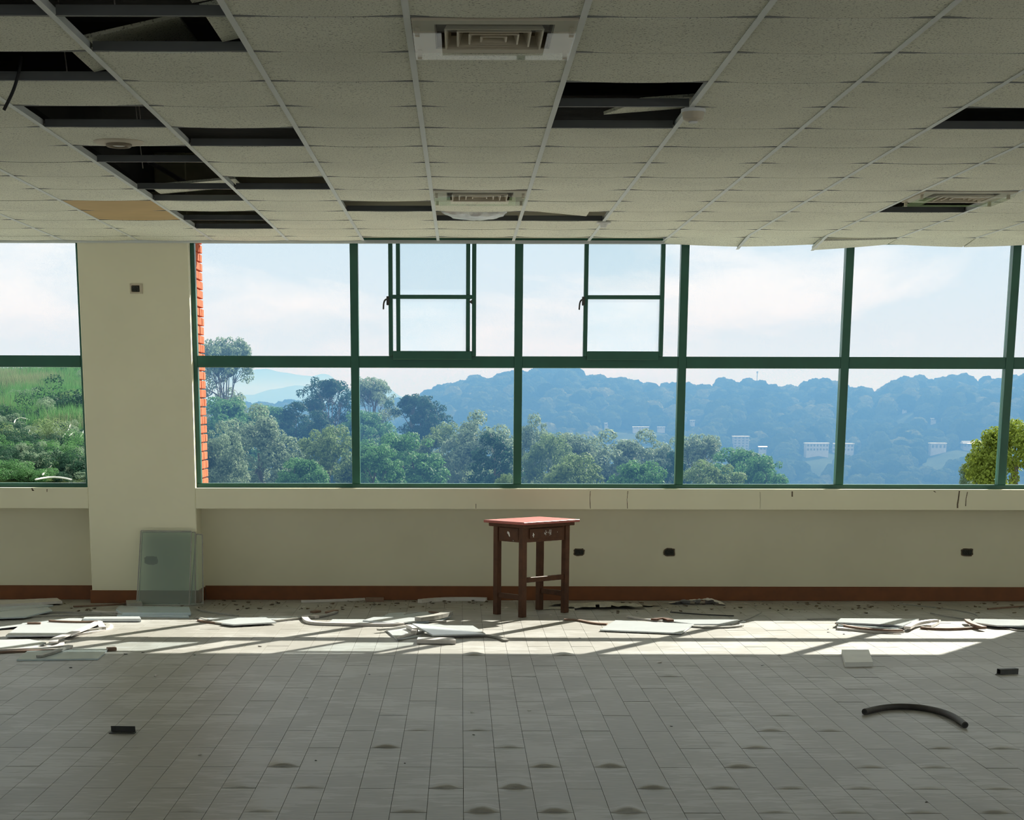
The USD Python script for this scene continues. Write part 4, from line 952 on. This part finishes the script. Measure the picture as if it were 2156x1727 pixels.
def tree_proto(name, leaf, seed, shape, loc, **kw):
    rg = np.random.default_rng(seed); root = thing(name, loc, 0, (1, 1, 1), **kw)
    if shape == 'dense':
        B, R = [], []
        for _ in range(120):
            d = rg.normal(0, 1, 3); d /= np.linalg.norm(d); rr = rg.uniform(.3, 1) ** .45 * (.72 + .5 * meshkit.noise(d[None] * 1.7 + seed)[0])
            B.append([d[0] * 4.0 * rr, d[1] * 4.0 * rr, 5.4 + d[2] * (4.0 if d[2] > 0 else 4.6) * rr]); R.append(rg.uniform(.45, 1.05))
        per, size = 220, .17
        lim = [limb((0, 0, 0), (0.1, 0, 6), .28, .12, rg, .04)] + [limb((0, 0, 2.5 + .3 * k), B[k], .11, .03, rg) for k in range(9)]
    elif shape == 'airy':
        B, R = [], []; lim = [limb((0, 0, 0), (.2, 0, 5.4), .22, .14, rg, .04)]
        for k in range(13):
            a = k * 2.4 + rg.uniform(0, .6); w = rg.uniform(.9, 3.3); e = np.array([math.cos(a) * w, math.sin(a) * w, 9.4 - .36 * w * w * rg.uniform(.6, 1.2)])
            s = np.array([.15, 0, rg.uniform(3.4, 5.4)]); lim.append(limb(s, e, .09, .025, rg, .07))
            for q in range(8):
                c = e + rg.normal(0, .75, 3) * [1, 1, .55]; B.append(c); R.append(rg.uniform(.38, .8)); lim.append(limb(s * .35 + e * .65, c, .03, .01, rg))
        for _ in range(34):
            B.append(np.array([rg.normal(0, 1.9), rg.normal(0, 1.9), rg.uniform(.3, 4.2)])); R.append(rg.uniform(.6, 1.15))
        per, size = 250, .14
    else:
        B, R = [], []
        for k in range(90):
            z = rg.uniform(.6, 9.6); w = (1 - abs((z - 4.6) / 5.4) ** 2) * 2.6 + .2; a = rg.uniform(0, 6.28); q = rg.uniform(.3, 1) ** .5
            B.append([math.cos(a) * w * q, math.sin(a) * w * q, z]); R.append(rg.uniform(.45, .95))
        per, size = 220, .165; lim = [limb((0, 0, 0), (0, 0, 9), .22, .03, rg, .02)] + [limb((0, 0, max(B[k][2] - 1, .5)), B[k], .06, .02, rg) for k in range(10)]
    obj('trunk', cat(lim), 'bark', root, smooth=True)
    obj('foliage', blobs_to_leaves(np.array(B), np.array(R), per, size, rg), leaf, root, kind='stuff')
    return root
first = {}
for k, (kd, cx_, ty, wpx, D, turn, lab) in enumerate(TREES):
    nm, lf, shp, seed = KIND[kd]
    p = at(cx_, ty, y=D); s = wpx / FPX * D / CROWN[shp]
    g = float(near_ground(np.array(p[0]), np.array(float(D)))) - .1
    sz = max((p[2] - g) / TOPZ[shp], s * .8)
    kw = dict(label=lab, cat='tree', group='trees outside the windows')
    loc, sc = (p[0], D, p[2] - sz * TOPZ[shp]), (s, s, sz)
    if kd not in first:
        r = tree_proto(nm, lf, seed, shp, loc, **kw); r.GetAttribute('xformOp:scale').Set(Gf.Vec3f(*map(float, sc))); r.GetAttribute('xformOp:rotateZ').Set(float(turn)); first[kd] = r
    else:
        copy_of(first[kd], loc, turn, sc, **kw)

# ---- overgrown slope beyond the left window
def instancer(name, protos, pos, yaw, scale, idx, mats, **kw):
    pi = UsdGeom.PointInstancer.Define(stage, '/World/' + name)
    paths = []
    for k, (m, mt) in enumerate(zip(protos, mats)):
        usdkit.mesh(stage, f'/World/{name}/source_{k}', m, L[mt], smooth=False); paths.append(f'/World/{name}/source_{k}')
    pi.CreatePrototypesRel().SetTargets([Sdf.Path(p) for p in paths])
    pi.CreatePositionsAttr(Vt.Vec3fArray.FromNumpy(np.asarray(pos, np.float32)))
    pi.CreateProtoIndicesAttr(Vt.IntArray.FromNumpy(np.asarray(idx, np.int32)))
    pi.CreateScalesAttr(Vt.Vec3fArray.FromNumpy(np.asarray(scale, np.float32)))
    q = [Gf.Quath(math.cos(a / 2), 0, 0, math.sin(a / 2)) for a in yaw]
    pi.CreateOrientationsAttr(Vt.QuathArray(q))
    tag(pi.GetPrim(), **kw)
def tuft(rg, n=60, h=.8, sp=.35):
    a = rg.uniform(0, 6.28, n); r = sp * rg.uniform(0, 1, n) ** .5; b = np.stack([r * np.cos(a), r * np.sin(a), 0 * a], 1)
    lean = rg.normal(0, .22, (n, 3)); lean[:, 2] = 0; tip = b + (lean + [0, 0, 1]) * (h * rg.uniform(.5, 1.1, n))[:, None]
    s = np.stack([np.cos(a + 1.5), np.sin(a + 1.5), 0 * a], 1) * .02
    v = np.stack([b - s, b + s, tip], 1).reshape(-1, 3)
    return trimesh.Trimesh(v, np.arange(3 * n).reshape(-1, 3), process=False)
def scatter(n, y0, y1, a0, a1, rg, zfn=near_ground):
    Y = y0 + (y1 - y0) * rg.uniform(0, 1, n) ** .9; A = rg.uniform(a0, a1, n); X = A * Y
    return np.stack([X, Y, zfn(X, Y)], 1)
rg = np.random.default_rng(5)
pos = scatter(9000, 56, 99, -.30, -.185, rg)
nz = meshkit.fbm(np.stack([pos[:, 0] * .35, pos[:, 1] * .16, 0 * pos[:, 0]], -1), 3, 4); pos = pos[nz > .40]; nz = nz[nz > .40]
instancer('tall_grass', [tuft(rg, 60, .8, .5), tuft(rg, 50, 1.0, .5), tuft(rg, 40, .6, .6)], pos, rg.uniform(0, 6, len(pos)), np.repeat((rg.uniform(.5, 1.2, len(pos)) * (.5 + nz))[:, None], 3, 1), np.where(nz + rg.normal(0, .06, len(nz)) > .58, 0, np.where(rg.uniform(0, 1, len(nz)) < .6, 1, 2)), ['grass_blade', 'leaf_green', 'leaf_olive'],
          label='tall pale grass covering the slope beyond the left window', cat='grass', kind='stuff')
def bush(rg, leaf_size=.05, n=22):
    B = rg.normal(0, 1, (n, 3)) * [.55, .55, .28] + [0, 0, .5]; return blobs_to_leaves(B, rg.uniform(.25, .5, n), 1500, leaf_size, rg)
pos = np.vstack([scatter(170, 60, 97, -.30, -.185, rg), scatter(420, 39, 60, -.30, -.185, rg)])
sc = rg.uniform(.2, .5, len(pos)); sc[:170] *= 1.6
instancer('undergrowth', [bush(rg), bush(rg), bush(rg)], pos, rg.uniform(0, 6, len(pos)), np.stack([sc, sc, sc * rg.uniform(.6, 1.1, len(sc))], 1), rg.choice([0, 1, 1, 1, 2], len(pos)), ['leaf_green', 'leaf_dark', 'leaf_grey'],
          label='mixed low bushes overgrowing the slope beyond the left window', cat='bushes', kind='stuff')
bush0 = None
for k, (bxp, byp, D, s, kd, lab) in enumerate([(150, 880, 66, 1.3, 'leaf_dark', 'dark shaded bush on the slope beside the column'), (60, 775, 96, .35, 'leaf_green', 'green bush on top of the slope in the left window'), (120, 770, 97, .4, 'leaf_green', 'wide green bush on the slope crest near the column'),
                                                (35, 905, 60, .8, 'leaf_dark', 'dark bush at the left edge of the photo'), (155, 870, 72, .8, 'leaf_olive', 'pale bush in the middle of the slope near the column'), (100, 955, 50, .75, 'leaf_olive', 'pale green bush low on the slope'), (30, 975, 48, .7, 'leaf_dark', 'dark bush low at the left edge'), (160, 965, 48, .6, 'leaf_green', 'small green bush low beside the column')]):
    p = at(bxp, byp, y=D); g = float(near_ground(np.array(p[0]), np.array(float(D)))); b = thing('shrub', (p[0], D, g - .1), 40 * k, (s, s, s), label=lab, cat='shrub', group='shrubs on the left slope')
    rr = np.random.default_rng(60 + k)
    obj('stem', cat([limb((0, 0, 0), (rr.uniform(-.4, .4), rr.uniform(-.4, .4), .6), .03, .01, rr) for _ in range(4)]), 'bark', b, smooth=True)
    obj('foliage', bush(rr, .04), kd, b, kind='stuff')
for k, pts in enumerate([[(95, 965), (100, 955), (118, 935), (148, 885)], [(22, 950), (50, 925), (60, 910)], [(36, 905), (30, 895), (45, 880), (65, 885)], [(162, 935), (170, 920), (178, 905)], [(75, 1010), (110, 1005), (150, 1010)], [(90, 1000), (108, 980), (128, 962)], [(110, 925), (113, 900), (112, 870)], [(60, 930), (62, 905)], [(80, 890), (120, 880), (170, 886)], [(140, 925), (155, 910)]]):
    q = []
    for x, y in pts:
        b = at(x, y, y=42 + (1015 - y) * .164 - 6); q.append(b)
    obj('fallen_branch', tube(smooth_path(q, 12) if len(q) > 2 else np.linspace(q[0], q[1], 4), .022, 5), 'dead_branch', smooth=True, label=['bare pale branch curving up the slope near the column', 'pale stick leaning at the left of the slope', 'looped pale branch at the left of the slope', 'short pale fork beside the column', 'pale fallen trunk lying along the sill', 'pale branch rising from the fallen trunk',
        'thin upright pale stick in mid slope', 'short upright pale stick left of it', 'long pale branch lying across the slope', 'short slanting pale stick near the column'][k], cat='branch', group='dead branches on the left slope')

# ---- houses in the valley
HOUSES = []
def land_hit(px, py):
    d = ray(px, py); d = d / d[1]
    ys = np.linspace(600, 1120, 520); z = EYE + d[2] * ys; g = hill(d[0] * ys, ys)
    k = np.argmax(z < g + 2) if (z < g + 2).any() else 300
    return ys[k]
def house(px, py, wpx, hpx, label, floors=2, cols=4, roof='flat', m='house_white', D=None):
    D = D or land_hit(px, py); p = at(px, py, y=D); w, h = wpx * D / FPX, hpx * D / FPX; d = w * .6; HOUSES.append((p[0], D, w))
    t = thing('house', (p[0], D, p[2]), label=label, cat='house', group='houses in the valley')
    obj('walls', bx(-w / 2, w / 2, 0, d, -9, h), m, t)
    if roof == 'flat': obj('roof', bx(-w / 2 - .2, w / 2 + .2, -.2, d + .2, h, h + .35), 'roof_light', t)
    else:
        v = [(-w / 2 - .4, -.6, h), (w / 2 + .4, -.6, h), (w / 2 + .4, d + .6, h), (-w / 2 - .4, d + .6, h), (-w / 2 - .4, d / 2, h + w * .16), (w / 2 + .4, d / 2, h + w * .16)]
        obj('roof', trimesh.convex.convex_hull(np.array(v)), 'roof_light' if roof == 'gable' else 'roof_grey', t)
    for f in range(floors):
        for c in range(cols):
            cw, ch = w / cols, h / floors
            obj('window', bx(-w / 2 + cw * (c + .25), -w / 2 + cw * (c + .75), -.06, .02, ch * (f + .3), ch * (f + .78)), 'house_window', t)
house(1560, 948, 32, 27, 'hazy grey apartment block in the fourth bay', 5, 4, m='house_grey')
house(1606, 949, 15, 7, 'small house with a bright pale gable roof', 1, 2, 'gable')
house(1721, 951, 46, 16, 'long white two storey house left of the fourth mullion', 2, 7)
house(1775, 951, 44, 15, 'white house half behind the fourth mullion', 2, 6)
house(1976, 947, 32, 12, 'white house with a bright flat roof in the fifth bay', 1, 4)
house(2047, 943, 36, 8, 'low pale house near the bright tree at the right', 1, 5, 'gable', m='house_grey')
house(1966, 886, 10, 4, 'tiny white house on the hillside in the fifth bay', 1, 2)
house(1279, 898, 12, 6, 'small white block on the hill in the third bay', 1, 2)
house(1350, 903, 32, 3, 'long low white shed in the third bay', 1, 6)
house(1392, 903, 16, 3, 'shorter white shed right of the long one', 1, 3)
house(1141, 897, 12, 4, 'small pale house right of the centre mullion', 1, 2, 'gable')
house(1316, 932, 10, 5, 'tiny pale house above the low trees in the third bay', 1, 2)
house(1458, 890, 10, 4, 'tiny pale house beside the third mullion', 1, 2)
house(1905, 862, 9, 3, 'tiny white house highest on the hill in the fifth bay', 1, 2)
house(10, 790, 30, 8, 'grey roofed hut on top of the slope at the left edge', 1, 3, 'grey', D=104)
# ---- forest on the hills
def canopy(rg, n=3):
    m = trimesh.creation.icosphere(n, 1.0); v = m.vertices
    m.vertices = v * (.70 + .55 * meshkit.fbm(v * 2.6 + rg.uniform(0, 50), 3, 2) + .12 * (meshkit.noise(v * 9 + 7) - .5))[:, None] * [1, 1, 1.0]
    m.apply_translation([0, 0, .8]); return m
rg = np.random.default_rng(15)
pos = scatter(9000, 640, 1130, -.16, .40, rg, hill)
keep = np.ones(len(pos), bool)
for hx_, hd, hw in HOUSES:
    t_ = pos[:, 1] / hd
    keep &= ~((np.abs(pos[:, 0] - hx_ * t_) < hw * .5 + 5) & (pos[:, 1] > hd - 75) & (pos[:, 1] < hd + hw))
pos = pos[keep]
sc = rg.uniform(2.6, 5.6, len(pos)); scl = np.stack([sc, sc, sc * rg.uniform(.8, 1.3, len(pos))], 1)
instancer('forest', [canopy(rg) for _ in range(4)], pos, rg.uniform(0, 6, len(pos)), scl, rg.integers(0, 4, len(pos)), ['forest_leaf'] * 4, label='forest covering the blue hazy hills across the valley', cat='forest', kind='stuff')
pos = scatter(1500, 330, 470, -.16, .02, rg)
sc = rg.uniform(2.0, 3.6, len(pos))
instancer('wood_edge', [canopy(rg) for _ in range(3)], pos, rg.uniform(0, 6, len(pos)), np.stack([sc, sc, sc * 1.2], 1), rg.integers(0, 3, len(pos)), ['forest_leaf'] * 3, label='lower wood behind the nearer trees on the left', cat='forest', kind='stuff')

p = at(1594, 797, y=1095); ant = thing('antenna_mast', (p[0], 1095, p[2] - 2), label='thin antenna mast standing on the hill ridge', cat='antenna')
obj('mast', tube([(0, 0, -4), (0, 0, 6.0)], .22, 6), 'house_grey', ant)
obj('mast_head', bx(-.5, .5, -.3, .3, 5.2, 6.2), 'house_grey', ant)

# ---- haze over the valley
L['haze'] = usdkit.material(stage, '/World/Looks/haze', {'v': ('volume_coefficients', {'scatter_coeffs': (.000115, .00032, .00069), 'absorption_coeffs': (.00017, .00040, .00062), 'anisotropy': .0})}, [], volume='v.volume')
obj('valley_haze', bx(-2500, 3500, 38, 7600, -80, 62), 'haze', kind='stuff', label='blue haze lying over the valley and hills', cat='haze')
